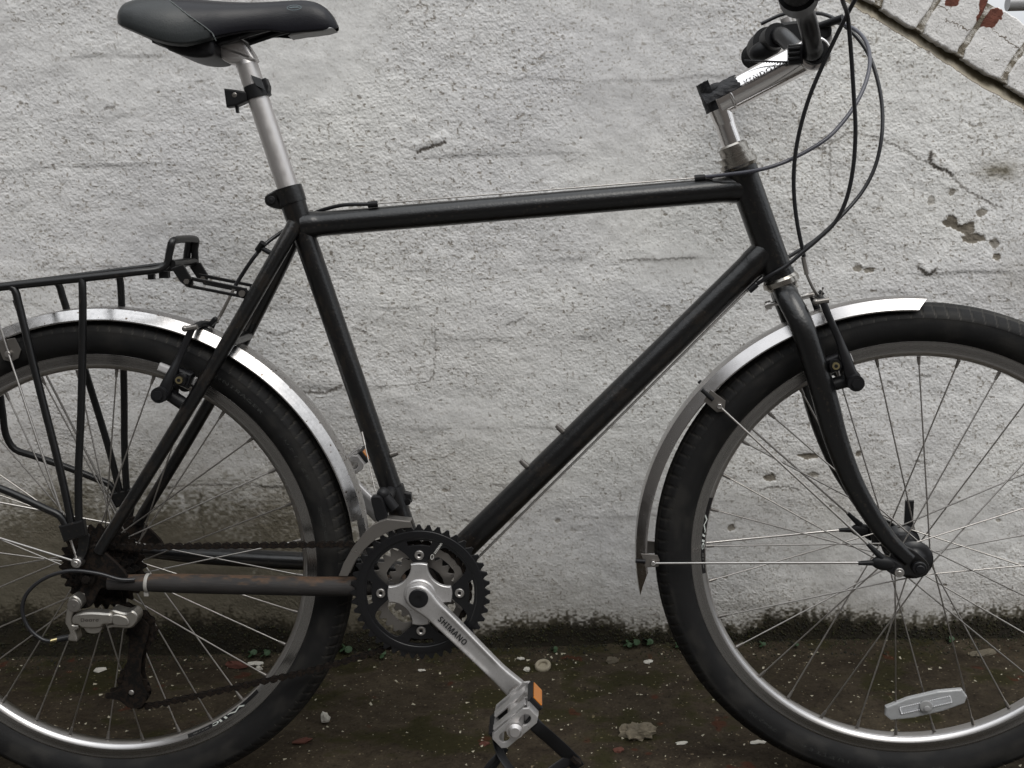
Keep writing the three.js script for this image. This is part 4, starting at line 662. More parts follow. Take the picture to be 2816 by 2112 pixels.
// ---- pedals
function pedal(px, py, sgn, tilt) {
  const p = part('pedal'), T = (g) => { g.rotateZ(tilt); g.translate(px, py, 0); if (sgn < 0) { g.scale(1, 1, -1); const ix = g.index; const a = g.index ? g.toNonIndexed() : g; const P = a.attributes.position, N = a.attributes.normal, U = a.attributes.uv; for (let k = 0; k < P.count; k += 3) for (const at of [P, N, U]) for (let c = 0; c < at.itemSize; c++) { const x = at.array[(k + 1) * at.itemSize + c]; at.array[(k + 1) * at.itemSize + c] = at.array[(k + 2) * at.itemSize + c]; at.array[(k + 2) * at.itemSize + c] = x; } return a; } return g; };
  const bx = (cx, cy, cz, sx, sy, sz) => box(cx, cy, cz, sx, sy, sz, 0, 0.0015);
  const oct = [[-0.03, -0.008], [-0.024, -0.0125], [0.024, -0.0125], [0.03, -0.008], [0.03, 0.008], [0.024, 0.0125], [-0.024, 0.0125], [-0.03, 0.008]];
  const holed = (z0, z1, w) => { const s = new THREE.Shape(oct.map((q) => new THREE.Vector2(q[0], q[1]))); for (const c of [-0.0165, 0.0165]) { const h = new THREE.Path(); h.absellipse(c, 0, 0.0075, 0.0062, 0, 6.3, true); s.holes.push(h); } return plate(s, z0, z1, 0.001); };
  add('cage', [holed(0.186, 0.19), holed(0.112, 0.116), bx(0.0288, 0, 0.151, 0.003, 0.017, 0.071), bx(-0.0288, 0, 0.151, 0.003, 0.017, 0.071), bx(0, 0.0105, 0.134, 0.052, 0.0032, 0.016), bx(0, 0.0105, 0.17, 0.052, 0.0032, 0.014), bx(0, -0.0105, 0.152, 0.03, 0.0032, 0.07)].map(T), M.alloy, p);
  add('barrel', [rod([0, 0, 0.1], [0, 0, 0.196], 0.0105, 20), cone([0, 0, 0.195], [0, 0, 0.201], 0.0095, 0.006, 20)].map(T), M.satin, p);
  add('spindle', [rod([0, 0, 0.08], [0, 0, 0.112], 0.0068, 16), disc(0, 0, 0.0945, 0.103, 0.0105)].map(T), M.dullSteel, p);
  for (const s of [1, -1]) { add('reflector_frame', T(bx(0.0325 * s, 0, 0.147, 0.0075, 0.0195, 0.05)), M.plastic, p); add('reflector', T(bx(0.0362 * s, 0, 0.147, 0.0022, 0.0145, 0.043)), M.amber, p); }
  return p;
}
const ped = pedal(0.5575, -0.1565, 1, 0.72); pedal(0.3065, 0.0925, -1, 0.62);
add('toe_strap', sweep([[0.574, -0.148, 0.178], [0.5835, -0.156, 0.186], [0.6051, -0.1841, 0.172], [0.6263, -0.2125, 0.16], [0.634, -0.226, 0.156]], 0.0088, { flat: 0.15, rs: 12, seg: 40 }), M.plastic, ped);
add('toe_strap', sweep([[0.545, -0.163, 0.125], [0.5365, -0.1705, 0.128], [0.5325, -0.1825, 0.148], [0.5385, -0.197, 0.175], [0.552, -0.214, 0.185], [0.562, -0.23, 0.18]], 0.0072, { flat: 0.2, rs: 12, seg: 50 }), M.plastic, ped);
add('strap_tail', [sweep([[0.541, -0.196, 0.17], [0.528, -0.206, 0.176], [0.515, -0.222, 0.18]], 0.0035, { flat: 0.3, seg: 20 }), sweep([[0.545, -0.2, 0.155], [0.536, -0.212, 0.16], [0.524, -0.228, 0.164]], 0.0035, { flat: 0.3, seg: 20 }), sweep([[0.626, -0.211, 0.16], [0.606, -0.221, 0.168], [0.588, -0.229, 0.178]], 0.007, { flat: 0.15, seg: 20 })], M.plastic, ped);
add('strap_buckle', [box(0.557, -0.2235, 0.185, 0.018, 0.013, 0.012, 0.5, 0.002), box(0.631, -0.213, 0.16, 0.013, 0.006, 0.017, -0.7, 0.001)], M.filthy, ped);

// ---- derailleurs
const rd = part('rear_derailleur');
{
  const f = (x, y) => [-0.0161 + (x - 640) * 6.2e-5, -0.0327 - (y - 460) * 6.2e-5], pl = (a, z0, z1, b = 0.002, s = 80) => plate(a.map((q) => f(...q)), z0, z1, b, { smooth: s, bs: 4 });
  add('mount_knuckle', [pl([[500, 400], [520, 330], [640, 250], [760, 330], [790, 460], [720, 570], [610, 640], [560, 760], [570, 880], [690, 900], [690, 980], [620, 1040], [630, 1260], [500, 1260], [430, 1230], [440, 1150], [480, 1080], [450, 960], [405, 850], [430, 680]], 0.07, 0.0885, 0.003, 120), cone([-0.0161, -0.0327, 0.066], [-0.012, -0.022, 0.0655], 0.008, 0.006)], M.mech, rd);
  add('pivot_bolt', [disc(-0.0161, -0.0327, 0.08, 0.0905, 0.0088, 0.001), disc(-0.0161, -0.0327, 0.09, 0.0912, 0.0025)], M.dullSteel, rd);
  add('parallelogram', [pl([[590, 870], [560, 780], [640, 660], [900, 605], [1250, 620], [1430, 655], [1420, 870], [1250, 890], [1180, 950], [780, 950], [690, 890]], 0.074, 0.0915, 0.004), pl([[780, 930], [1180, 930], [1100, 1080], [860, 1080]], 0.076, 0.086, 0.001, 40)], M.mech, rd);
  add('cage_knuckle', [pl([[1340, 640], [1420, 590], [1700, 650], [1850, 605], [1940, 700], [1930, 850], [1800, 990], [1500, 985], [1270, 960], [1340, 890], [1440, 870], [1440, 670]], 0.064, 0.087, 0.0035), pl([[1440, 680], [1720, 730], [1770, 900], [1430, 870]], 0.082, 0.0895, 0.002, 40)], M.mech, rd);
  add('barrel_adjuster', [rod([-0.0305, -0.0795, 0.08], [-0.044, -0.0803, 0.085], 0.0042, 14)], M.plastic, rd);
  add('adjuster_end', rod([-0.044, -0.0803, 0.085], [-0.0525, -0.081, 0.0885], 0.0024, 10), M.brass, rd);
  const cage = (z) => plate([[0.041, -0.068], [0.056, -0.064], [0.066, -0.074], [0.064, -0.09], [0.0535, -0.12], [0.0505, -0.15], [0.0565, -0.175], [0.046, -0.191], [0.031, -0.191], [0.017, -0.18], [0.001, -0.1775], [0.0, -0.171], [0.014, -0.167], [0.024, -0.155], [0.033, -0.125], [0.038, -0.095]], z, z + 0.0022, 0.0005, { smooth: 90 });
  add('cage_plate', cage(0.0525), M.filthy, rd); add('cage_plate', cage(0.0365), M.filthy, rd);
  const jock = (x, y) => { const g = plate(cogShape(11, 0.0185, 0.0225, 0.005), 0.043, 0.047, 0.0003); g.translate(x, y, 0); return g; };
  add('jockey_wheel', [jock(0.0525, -0.083), disc(0.0525, -0.083, 0.0545, 0.057, 0.005)], M.filthy, rd); add('jockey_wheel', jock(0.0366, -0.1683), M.filthy, rd);
  add('jockey_bolt', disc(0.0366, -0.1683, 0.0545, 0.0575, 0.0036), M.bolt, rd);
  const txt = print(512, 128, (x, w, h) => { x.fillStyle = 'rgb(44,38,34)'; x.font = '104px sans-serif'; x.textBaseline = 'middle'; x.save(); x.scale(1.45, 1); x.fillText('Deore', 20, h / 2); x.restore(); });
  const g = new THREE.PlaneGeometry(0.0305, 0.0076); const c = f(985, 765); g.translate(c[0], c[1], 0.0919); add('model_lettering', g, std({ map: txt, transparent: true, roughness: 0.6 }), rd);
}
const fd = part('front_derailleur');
{
  const cageO = [[0.3814, 0.0665], [0.3925, 0.07], [0.4229, 0.0662], [0.4255, 0.0585], [0.41, 0.0575], [0.394, 0.053], [0.377, 0.0435], [0.362, 0.0305], [0.349, 0.0145], [0.338, -0.0065], [0.3259, -0.0062], [0.333, 0.011], [0.345, 0.031], [0.36, 0.05], [0.3735, 0.0625]];
  add('cage', [plate(cageO, 0.0605, 0.0625, 0.0007), plate(cageO.map(([x, y]) => [x, y - 0.002]), 0.042, 0.0435, 0.0006), plate([[0.3814, 0.065], [0.4229, 0.0645], [0.4229, 0.0665], [0.3925, 0.0705], [0.3814, 0.067]], 0.0425, 0.061, 0.0004)], M.dullSteel, fd);
  add('link', [plate([[0.3725, 0.0985], [0.3835, 0.0995], [0.389, 0.089], [0.3915, 0.07], [0.379, 0.0655], [0.374, 0.082]], 0.046, 0.058, 0.002, { smooth: 40 })], M.gloss, fd);
  add('body', [rod([0.3865, 0.1, 0.046], [0.4005, 0.0795, 0.046], 0.0072, 16), blob(0.3865, 0.1, 0.046, 0.0085, 0.0085, 0.009), rod([0.391, 0.094, 0.012], [0.391, 0.094, 0.046], 0.008, 14)], M.plastic, fd);
  add('clamp_band', [sweep([[0.3905, 0.0965, 0], [0.3985, 0.0695, 0]], 0.0172, { rs: 28 }), plate([[0.406, 0.092], [0.4175, 0.0885], [0.4185, 0.077], [0.411, 0.075]], -0.006, 0.006, 0.001), rod([0.413, 0.0795, -0.008], [0.4135, 0.0785, 0.011], 0.0042, 12)], M.rackPaint, fd);
  add('wire', [rod([0.3752, 0.1015, 0.04], [0.3565, 0.1745, 0.012], 0.0008, 8), rod([0.36, 0.159, 0.017], [0.356, 0.176, 0.0115], 0.0019, 8)], M.wire, fd);
}

// ---- fork and headset
const fork = part('fork');
const FA = (t) => [-0.1733 - 0.348 * t, 0.3635 + 0.9375 * t, 0];
for (const s of [1, -1]) {
  addF('blade', sweep([[-0.1715, 0.357, 0.006 * s], [-0.1685, 0.3475, 0.026 * s], [-0.1535, 0.3153, 0.045 * s], [-0.1367, 0.2657, 0.052 * s], [-0.1251, 0.2281, 0.055 * s], [-0.1075, 0.1671, 0.056 * s], [-0.0855, 0.112, 0.057 * s], [-0.0609, 0.0685, 0.058 * s], [-0.0359, 0.0335, 0.058 * s], [-0.011, 0.0085, 0.058 * s]], (t) => (t < 0.45 ? mix(0.0148, 0.0162, t / 0.45) : mix(0.0162, 0.0098, (t - 0.45) / 0.55)), { flat: 0.74, rs: 24, seg: 70 }), M.paint, fork);
  addF('dropout', plate([[-0.036, 0.012], [-0.03, 0.022], [-0.016, 0.026], [0.004, 0.0135], [0.013, 0.003], [0.013, -0.008], [0.004, -0.0145], [-0.012, -0.0125], [-0.031, -0.0115], [-0.034, -0.002]], s > 0 ? 0.0535 : -0.0605, s > 0 ? 0.0605 : -0.0535, 0.0012, { smooth: 60 }), M.paint, fork);
}
addF('crown', [sweep([FA(-0.022), FA(-0.004)], 0.0165, { rs: 26 }), blob(-0.1675, 0.349, 0, 0.0165, 0.0165, 0.024)], M.paint, fork);
addF('lower_race', [cone(FA(-0.008), FA(-0.002), 0.018, 0.0222, 30), sweep([FA(-0.002), FA(0.0045)], 0.0238, { rs: 34 }), cone(FA(0.0045), FA(0.0095), 0.0232, 0.0205, 30)], M.headset, fork);
addF('upper_cup', [cone(FA(0.156), FA(0.1615), 0.0205, 0.0236, 30), sweep([FA(0.1615), FA(0.167)], 0.024, { rs: 34 }), sweep([FA(0.167), FA(0.1725)], 0.0212, { rs: 34 }), sweep([FA(0.1725), FA(0.1755)], 0.023, { rs: 34 })], M.headset, fork);
addF('lock_nut', [sweep([FA(0.1757), FA(0.1785)], 0.0185, { rs: 30 }), sweep([FA(0.1785), FA(0.1875)], 0.0186, { rs: 8 }), cone(FA(0.1875), FA(0.19), 0.0168, 0.015, 26)], M.headset, fork);
addF('crown_bolt', [rod([-0.194, 0.333, 0], [-0.145, 0.345, 0], 0.0032, 12), rod([-0.193, 0.3335, 0], [-0.186, 0.335, 0], 0.0062, 6), rod([-0.146, 0.3445, 0], [-0.138, 0.3465, 0], 0.0042, 6)], M.bolt, fork);

// ---- stem and handlebar
const stem = part('stem');
addF('quill', [sweep([FA(0.186), [-0.259, 0.597, 0]], 0.0128, { rs: 32, seg: 4 }), sweep([[-0.2478, 0.5665, 0], [-0.2555, 0.5865, 0], [-0.262, 0.6035, 0]], (t) => mix(0.0129, 0.0165, t), { rs: 32, seg: 8 }), blob(-0.2605, 0.6, 0, 0.0165, 0.0165, 0.0165)], M.chrome, stem);
const E0 = [-0.2585, 0.5938, 0], E1 = [-0.1475, 0.6475, 0], EP = (t, r, a) => { const d = V(E1).clone().sub(V(E0)), p = V(E0).clone().addScaledVector(d, t), n = new THREE.Vector3(-d.y, d.x, 0).normalize(); return [p.x + n.x * Math.sin(a) * r, p.y + n.y * Math.sin(a) * r, Math.cos(a) * r]; };
addF('extension', sweep([E0, E1], 0.0195, { rs: 48, seg: 6 }), M.chrome, stem);
addF('weld', spin([[0.0186, -0.0012], [0.0205, 0], [0.0208, 0.0018], [0.0198, 0.0034]].reverse(), 0, 0, 40).applyQuaternion(new THREE.Quaternion().setFromUnitVectors(new THREE.Vector3(0, 0, 1), V(E1).clone().sub(V(E0)).normalize())).translate(-0.2445, 0.6006, 0), M.chrome, stem);
addF('bar_clamp', [spin([[0.0128, -0.0205], [0.0188, -0.0205], [0.0205, -0.0188], [0.0205, 0.0188], [0.0188, 0.0205], [0.0128, 0.0205]], -0.1425, 0.6475, 44)], M.chrome, stem);
function shell(fn, a0, a1, t0, t1, r, na = 40, nt = 26, wob = 0.0012) { // thin wrapped tape, ragged along its edge
  const pos = [], idx = [], uv = [];
  for (let i = 0; i <= nt; i++) for (let k = 0; k <= na; k++) { const u = i / nt, a = mix(a0, a1, k / na), e = (fbm(k * 0.35, 3, 3, 401) - 0.5) * 0.1, t = mix(t0, t1 + e, u), p = fn(t, r + wob * (0.2 + fbm(u * 9 + a, a * 4, 3, 403)), a); pos.push(...p); uv.push(u * 0.03, a * r); }
  for (let i = 0; i < nt; i++) for (let k = 0; k < na; k++) { const a = i * (na + 1) + k, b = a + na + 1; idx.push(a, b, a + 1, a + 1, b, b + 1); }
  const g = new THREE.BufferGeometry(); g.setAttribute('position', new THREE.Float32BufferAttribute(pos, 3)); g.setAttribute('uv', new THREE.Float32BufferAttribute(uv, 2)); g.setIndex(idx); g.computeVertexNormals(); return g;
}
M.tape.side = THREE.DoubleSide;
const QP = (t, r, a) => { const p = [mix(-0.2462, -0.2625, t), mix(0.5625, 0.6045, t)], n = [-0.9375, -0.348]; return [p[0] + n[0] * Math.sin(a) * r, p[1] + n[1] * Math.sin(a) * r, Math.cos(a) * r]; };
addF('wrap_tape', [shell(EP, 0.15, 3.0, -0.12, 0.25, 0.0197, 40, 26, 0.0022), shell(QP, 0.15, 3.0, 0.55, 1.38, 0.0166, 30, 20, 0.0014), blob(-0.2635, 0.6085, 0, 0.0145, 0.0085, 0.0155, 0.45)], M.tape, stem);
{
  const c = print(1024, 256, (x, w, h) => { x.fillStyle = 'rgb(24,14,20)'; x.font = 'bold 190px sans-serif'; x.textBaseline = 'middle'; x.fillText('KINDOT2', 30, h * 0.55); x.globalCompositeOperation = 'destination-out'; let s = 5; const r = () => { s = (s * 16807) % 2147483647; return s / 2147483647; }; for (let k = 0; k < 260; k++) { x.beginPath(); x.ellipse(r() * w, h * (0.2 + 0.7 * r()), 3 + r() * 15, 2 + r() * 8, r() * 3, 0, 7); x.fill(); } });
  const pos = [], uv = [], idx = [], na = 10, nt = 16; for (let i = 0; i <= nt; i++) for (let k = 0; k <= na; k++) { const p = EP(mix(0.28, 0.8, i / nt), 0.01965, mix(0.0, 0.62, k / na)); pos.push(...p); uv.push(i / nt, k / na); }
  for (let i = 0; i < nt; i++) for (let k = 0; k < na; k++) { const a = i * (na + 1) + k, b = a + na + 1; idx.push(a, b, a + 1, a + 1, b, b + 1); }
  const g = new THREE.BufferGeometry(); g.setAttribute('position', new THREE.Float32BufferAttribute(pos, 3)); g.setAttribute('uv', new THREE.Float32BufferAttribute(uv, 2)); g.setIndex(idx); g.computeVertexNormals();
  addF('worn_lettering', g, std({ map: c, transparent: true, roughness: 0.5 }), stem);
}
const bars = part('handlebar');
const barHalf = [[-0.1425, 0.6475, 0], [-0.1455, 0.6475, 0.028], [-0.1555, 0.6655, 0.066], [-0.169, 0.6865, 0.102], [-0.179, 0.6905, 0.14], [-0.189, 0.692, 0.19], [-0.206, 0.692, 0.283]];
const farHalf = [[-0.187, 0.677, -0.252], [-0.1825, 0.681, -0.2], [-0.177, 0.6855, -0.15], [-0.168, 0.686, -0.105], [-0.1555, 0.6655, -0.066], [-0.1455, 0.6475, -0.028]];
addF('bar', sweep([...farHalf, ...barHalf], (t) => (Math.abs(t - 0.5) < 0.045 ? 0.0128 : 0.0113), { rs: 22, seg: 110 }), M.gloss, bars);
for (const s of [1, -1]) {
  addF('grip', [sweep(s > 0 ? [[-0.1915, 0.692, 0.205], [-0.206, 0.692, 0.285]] : [[-0.1825, 0.681, -0.2], [-0.187, 0.677, -0.256]], (t) => 0.0168 + 0.0006 * Math.sin(t * 60), { rs: 20, seg: 60 }), blob(s > 0 ? -0.206 : -0.187, s > 0 ? 0.692 : 0.677, s > 0 ? 0.284 : -0.255, 0.0185, 0.0185, 0.006)], M.rubber, bars);
  const z = s > 0 ? 0.175 : -0.145, ab = (k) => (s > 0 ? mix(0.152, 0.2, k) : mix(-0.16, -0.2, k));
  addF('shifter', [sweep(s > 0 ? [[-0.182, 0.6915, ab(0)], [-0.1905, 0.692, ab(1)]] : [[-0.178, 0.685, ab(0)], [-0.1825, 0.681, ab(1)]], s > 0 ? 0.0215 : 0.021, { rs: 28, seg: 2 }), blob(s > 0 ? -0.189 : -0.184, s > 0 ? 0.7 : 0.672, z, 0.022, 0.014, 0.017, 0.3)], M.plastic, bars);
}
addF('brake_lever', [sweep([[-0.172, 0.6875, -0.112], [-0.176, 0.6855, -0.145]], 0.0165, { rs: 24 }), plate([[-0.176, 0.699], [-0.15, 0.706], [-0.118, 0.703], [-0.1, 0.698], [-0.1, 0.684], [-0.12, 0.676], [-0.15, 0.675], [-0.172, 0.675]], -0.14, -0.116, 0.004, { smooth: 60 }), rod([-0.118, 0.697, -0.122], [-0.088, 0.7045, -0.1], 0.0052, 14)], M.plastic, bars);
addF('brake_lever_blade', sweep([[-0.1, 0.684, -0.128], [-0.097, 0.679, -0.15], [-0.108, 0.677, -0.19], [-0.122, 0.676, -0.24]], 0.0062, { flat: 0.6, seg: 30 }), M.satin, bars);
addF('lever_arm', sweep([[-0.16, 0.712, -0.125], [-0.153, 0.694, -0.128], [-0.148, 0.673, -0.13]], 0.0072, { flat: 0.5, seg: 12 }), M.satin, bars);
addF('brake_lever', [sweep([[-0.1905, 0.692, 0.2], [-0.195, 0.692, 0.222]], 0.0165, { rs: 24 }), plate([[-0.18, 0.699], [-0.15, 0.712], [-0.118, 0.715], [-0.118, 0.7], [-0.15, 0.692], [-0.172, 0.679]], 0.204, 0.222, 0.004, { smooth: 50 })], M.plastic, bars);
addF('brake_lever_blade', sweep([[-0.12, 0.706, 0.213], [-0.117, 0.7, 0.235], [-0.128, 0.698, 0.275], [-0.142, 0.696, 0.32]], 0.0062, { flat: 0.6, seg: 30 }), M.satin, bars);
addF('mount_block', [box(-0.167, 0.6455, 0.0285, 0.0175, 0.024, 0.013, 0.03, 0.0015), ...[-0.006, 0, 0.006].map((d) => box(-0.1695, 0.6465 + d, 0.0355, 0.0145, 0.003, 0.003, 0.03, 0.0006)), sweep([[-0.1425, 0.6475, 0.0215], [-0.1425, 0.6475, 0.0335]], 0.0148, { rs: 30 })], M.plastic, bars);
addF('cable_tie', [rod([-0.176, 0.637, 0.03], [-0.226, 0.643, 0.008], 0.0011, 8), ...Array.from({ length: 14 }, (_, k) => box(mix(-0.178, -0.222, k / 14), mix(0.6365, 0.6418, k / 14), mix(0.0292, 0.0097, k / 14), 0.0014, 0.0022, 0.0022, 0, 0.0003))], M.plastic, bars);

// ---- mudguards
const mgMap = (() => { const t = tileNoise([[60, 1], [120, 1]], 451, (v, o, i, j) => { const d = pn(i / NT * 48, j / NT * 48, 48, 452), e = pn(i / NT * 20, j / NT * 20, 20, 453), l = pn(i / NT * 5, j / NT * 90, 90, 454); let q = 206 + (v - 0.5) * 30 + (l - 0.5) * 16, r = q, g = q, b = q; if (d > 0.93 || (e > 0.9 && d > 0.6)) { r = 96; g = 84; b = 74; } o[0] = r; o[1] = g; o[2] = b; }); t.colorSpace = THREE.SRGBColorSpace; return t; })();
const mgClean = std({ color: C(0.45, 0.435, 0.43), metalness: 1, roughness: 0.3, roughnessMap: rep(roughVar, 12) });
const mgDirty = std({ map: rep(mgMap, 5), metalness: 1, roughness: 0.33, roughnessMap: rep(roughVar, 12), color: C(0.72, 0.7, 0.69) });
function guard(cx, cy, R, a0, a1, o = {}) { // rolled channel: flat crown, sloping flanks, hemmed edges
  const crown = [], fl = []; for (let k = 0; k <= 8; k++) { const z = mix(-0.0166, 0.0166, k / 8); crown.push([z, -0.0018 * (z / 0.0166) ** 2]); }
  for (let k = 0; k <= 5; k++) fl.push([mix(0.0166, 0.0268, k / 5), mix(-0.0018, -0.0146, k / 5)]); fl.push([0.0272, -0.0154], [0.0266, -0.0159]);
  const strips = [crown, fl, fl.map(([z, d]) => [-z, d]).reverse()], inner = [...fl.map(([z, d]) => [-z * 0.965, d - 0.0009]).reverse(), ...crown.slice(1, -1).map(([z, d]) => [z, d - 0.0009]), ...fl.map(([z, d]) => [z * 0.965, d - 0.0009])].reverse();
  return [...strips, inner].map((P, si) => {
    const n = 110, m = P.length, pos = [], uv = [], idx = [];
    for (let i = 0; i <= n; i++) for (let k = 0; k < m; k++) {
      const [z, d] = P[k], ed = clamp(-d / 0.0158), a = mix(a0 + (o.cut0 || 0) * ed, a1 - (o.cut1 || 0) * ed, i / n), nar = o.narrow ? 1 - o.narrow : 1;
      pos.push(cx + (R + d * nar) * Math.cos(a), cy + (R + d * nar) * Math.sin(a), z * nar); uv.push(a * R, si * 0.05 + k * 0.003);
    }
    for (let i = 0; i < n; i++) for (let k = 0; k < m - 1; k++) { const a = i * m + k, b = a + m; idx.push(a, a + 1, b, b, a + 1, b + 1); }
    const g = new THREE.BufferGeometry(); g.setAttribute('position', new THREE.Float32BufferAttribute(pos, 3)); g.setAttribute('uv', new THREE.Float32BufferAttribute(uv, 2)); g.setIndex(idx); g.computeVertexNormals(); return g;
  });
}
const fm = part('front_mudguard');
addF('guard', guard(-0.019, 0, 0.3445, 85.6 * D, 191.5 * D, { cut0: 0.038, cut1: 0.11 }), mgClean, fm);
const rm = part('rear_mudguard');
add('guard', [guard(0.0125, 0.002, 0.347, 9.5 * D, 205 * D, {}), guard(0.0125, 0.002, 0.3462, -4 * D, 12 * D, { narrow: 0.4 })], mgDirty, rm);
{
  const stay = (A, a, b, p) => A('stay', rod(a, b, 0.0016, 10), M.bolt, p);
  for (const s of [1, -1]) {
    stay(addF, [-0.2528, 0.2053, 0.031 * s], [-0.058, 0.0245, 0.066 * s], fm); stay(addF, [-0.3385, -0.0124, 0.031 * s], [-0.07, 0.0065, 0.067 * s], fm);
    const b1 = [-0.2528, 0.2053], b2 = [-0.3385, -0.0124], z0 = s > 0 ? 0.0265 : -0.0285, z1 = s > 0 ? 0.0285 : -0.0265;
    addF('stay_bracket', plate([[-0.0115, 0.0215], [0.008, 0.0065], [0.0067, -0.0074], [-0.003, -0.0088], [-0.0205, 0.0065]].map(([x, y]) => [b1[0] + x, b1[1] + y]), z0, z1, 0.0006), M.dullSteel, fm);
    addF('stay_bracket', plate([[-0.0165, 0.0125], [0.0057, 0.0105], [0.0088, 0.003], [0.0068, -0.006], [-0.0107, -0.0075]].map(([x, y]) => [b2[0] + x, b2[1] + y]), z0, z1, 0.0006), M.dullSteel, fm);
    addF('bracket_bolt', [disc(b1[0], b1[1], s > 0 ? 0.0285 : -0.034, s > 0 ? 0.034 : -0.0285, 0.0036), disc(b2[0], b2[1], s > 0 ? 0.0285 : -0.034, s > 0 ? 0.034 : -0.0285, 0.0036)], M.chrome, fm);
    addF('stay_end', [rod([-0.276, 0.2275, 0.0305 * s], [-0.2615, 0.2135, 0.0305 * s], 0.0029, 10), rod([-0.3625, -0.0095, 0.0305 * s], [-0.349, -0.0105, 0.0305 * s], 0.0029, 10)], M.plastic, fm);
    addF('release_cap', [blob(-0.0445, 0.0062, 0.0665 * s, 0.0165, 0.0095, 0.0065, 0.12 * -1), plate([[-0.05, 0.014], [-0.04, -0.004], [-0.024, -0.009], [-0.021, 0.0015], [-0.034, 0.0125]], s > 0 ? 0.0615 : -0.0705, s > 0 ? 0.0705 : -0.0615, 0.002, { smooth: 30 }), cone([-0.052, 0.0068, 0.0665 * s], [-0.0765, 0.006, 0.0672 * s], 0.0042, 0.0026, 12), cone([-0.047, 0.0135, 0.0665 * s], [-0.0655, 0.0315, 0.0655 * s], 0.0046, 0.0026, 12)], M.plastic, fm);
    addF('cap_bolt', [disc(-0.0263, -0.0037, s > 0 ? 0.0695 : -0.0745, s > 0 ? 0.0745 : -0.0695, 0.0062), disc(-0.0263, -0.0037, s > 0 ? 0.0735 : -0.0755, s > 0 ? 0.0755 : -0.0735, 0.003)], M.bolt, fm);
    stay(add, [-0.1, 0.291, 0.0325 * s], [-0.0105, 0.0227, 0.079 * s], rm); stay(add, [-0.335, 0.2 * 0.55, 0.0325 * s], [-0.0105, 0.0235, 0.0815 * s], rm);
    stay(add, [-0.1, 0.291, 0.0325 * s], [-0.1135, 0.343, 0.03 * s], rm);
    add('stay_bracket', plate([[-0.118, 0.3075], [-0.092, 0.312], [-0.0855, 0.296], [-0.09, 0.285], [-0.1, 0.2805], [-0.11, 0.283]], z0, z1, 0.0006), M.dullSteel, rm);
    add('bracket_bolt', disc(-0.1015, 0.291, s > 0 ? 0.0285 : -0.034, s > 0 ? 0.034 : -0.0285, 0.0042), M.bolt, rm);
    add('stay_end', rod([-0.1125, 0.34, 0.03 * s], [-0.117, 0.358, 0.0295 * s], 0.0029, 10), M.plastic, rm);
    add('eyelet_bolt', [disc(-0.0105, 0.0227, s > 0 ? 0.071 : -0.086, s > 0 ? 0.086 : -0.071, 0.0072, 0.002), disc(-0.0105, 0.0227, s > 0 ? 0.0855 : -0.0885, s > 0 ? 0.0885 : -0.0855, 0.0038)], M.bolt, rm);
  }
}
// ---- brakes
function brake(A, name, o) {
  const b = part(name);
  for (const s of [1, -1]) {
    const Z = (p) => [p[0], p[1], p[2] * s];
    A('arm', [sweep(o.arm.map(Z), (t) => mix(0.0085, 0.0046, sstep(0, 0.6, t)), { flat: 0.62, seg: 40, rs: 16 })], M.gloss, b);
    A('pivot', [rod(Z([o.pivot[0], o.pivot[1], 0.036]), Z([o.pivot[0], o.pivot[1], 0.073]), 0.0102, 22), rod(Z([o.pivot[0], o.pivot[1], 0.03]), Z([o.pivot[0], o.pivot[1], 0.042]), 0.012, 22), rod(Z([o.pivot[0], o.pivot[1], 0.073]), Z([o.pivot[0], o.pivot[1], 0.076]), 0.0062, 6), rod(Z([o.post[0], o.post[1], 0.045]), Z([o.pivot[0], o.pivot[1], 0.045]), 0.0085, 16)], M.plastic, b);
    const g = box(0, 0, 0, 0.052, 0.0105, 0.012, o.padA, 0.0025); g.translate(o.pad[0], o.pad[1], 0.0195 * s); A('pad', g, M.padGrey, b);
    A('pad_holder', [rod(Z([o.bolt[0], o.bolt[1], 0.024]), Z([o.bolt[0], o.bolt[1], 0.063]), 0.0076, 20), (() => { const q = box(0, 0, 0, 0.02, 0.021, 0.014, o.padA, 0.003); q.translate(o.bolt[0], o.bolt[1], 0.045 * s); return q; })()], M.gloss, b);
    A('pad_bolt', [rod(Z([o.bolt[0], o.bolt[1], 0.062]), Z([o.bolt[0], o.bolt[1], 0.066]), 0.0046, 16)], M.brass, b);
    A('pad_bolt_socket', [rod(Z([o.bolt[0], o.bolt[1], 0.0655]), Z([o.bolt[0], o.bolt[1], 0.0665]), 0.0025, 6)], M.plastic, b);
    const top = o.arm[o.arm.length - 1];
    A('anchor_bolt', [rod([top[0] - 0.008 * o.fw, top[1], top[2] * s], [top[0] + 0.007 * o.fw, top[1] + 0.002, top[2] * s], 0.0036, 12), blob(top[0] - 0.009 * o.fw, top[1], top[2] * s, 0.0042, 0.0042, 0.0042)], M.dullSteel, b);
  }
  const t = o.arm[o.arm.length - 1];
  A('link_wire', rod([t[0], t[1], t[2]], [t[0], t[1], -t[2]], 0.0009, 8), M.wire, b);
  A('wire_boot', [sweep([[t[0] + o.nx * 0.4, t[1] + 0.0015, -0.002], [t[0] + o.nx * 0.2, t[1] + 0.003, 0.018], [t[0], t[1], t[2]]], 0.0042, { seg: 16 }), box(t[0] + o.nx, t[1] + 0.004, -0.008, 0.012, 0.006, 0.012, 0.8, 0.001)], M.plastic, b);
  return b;
}
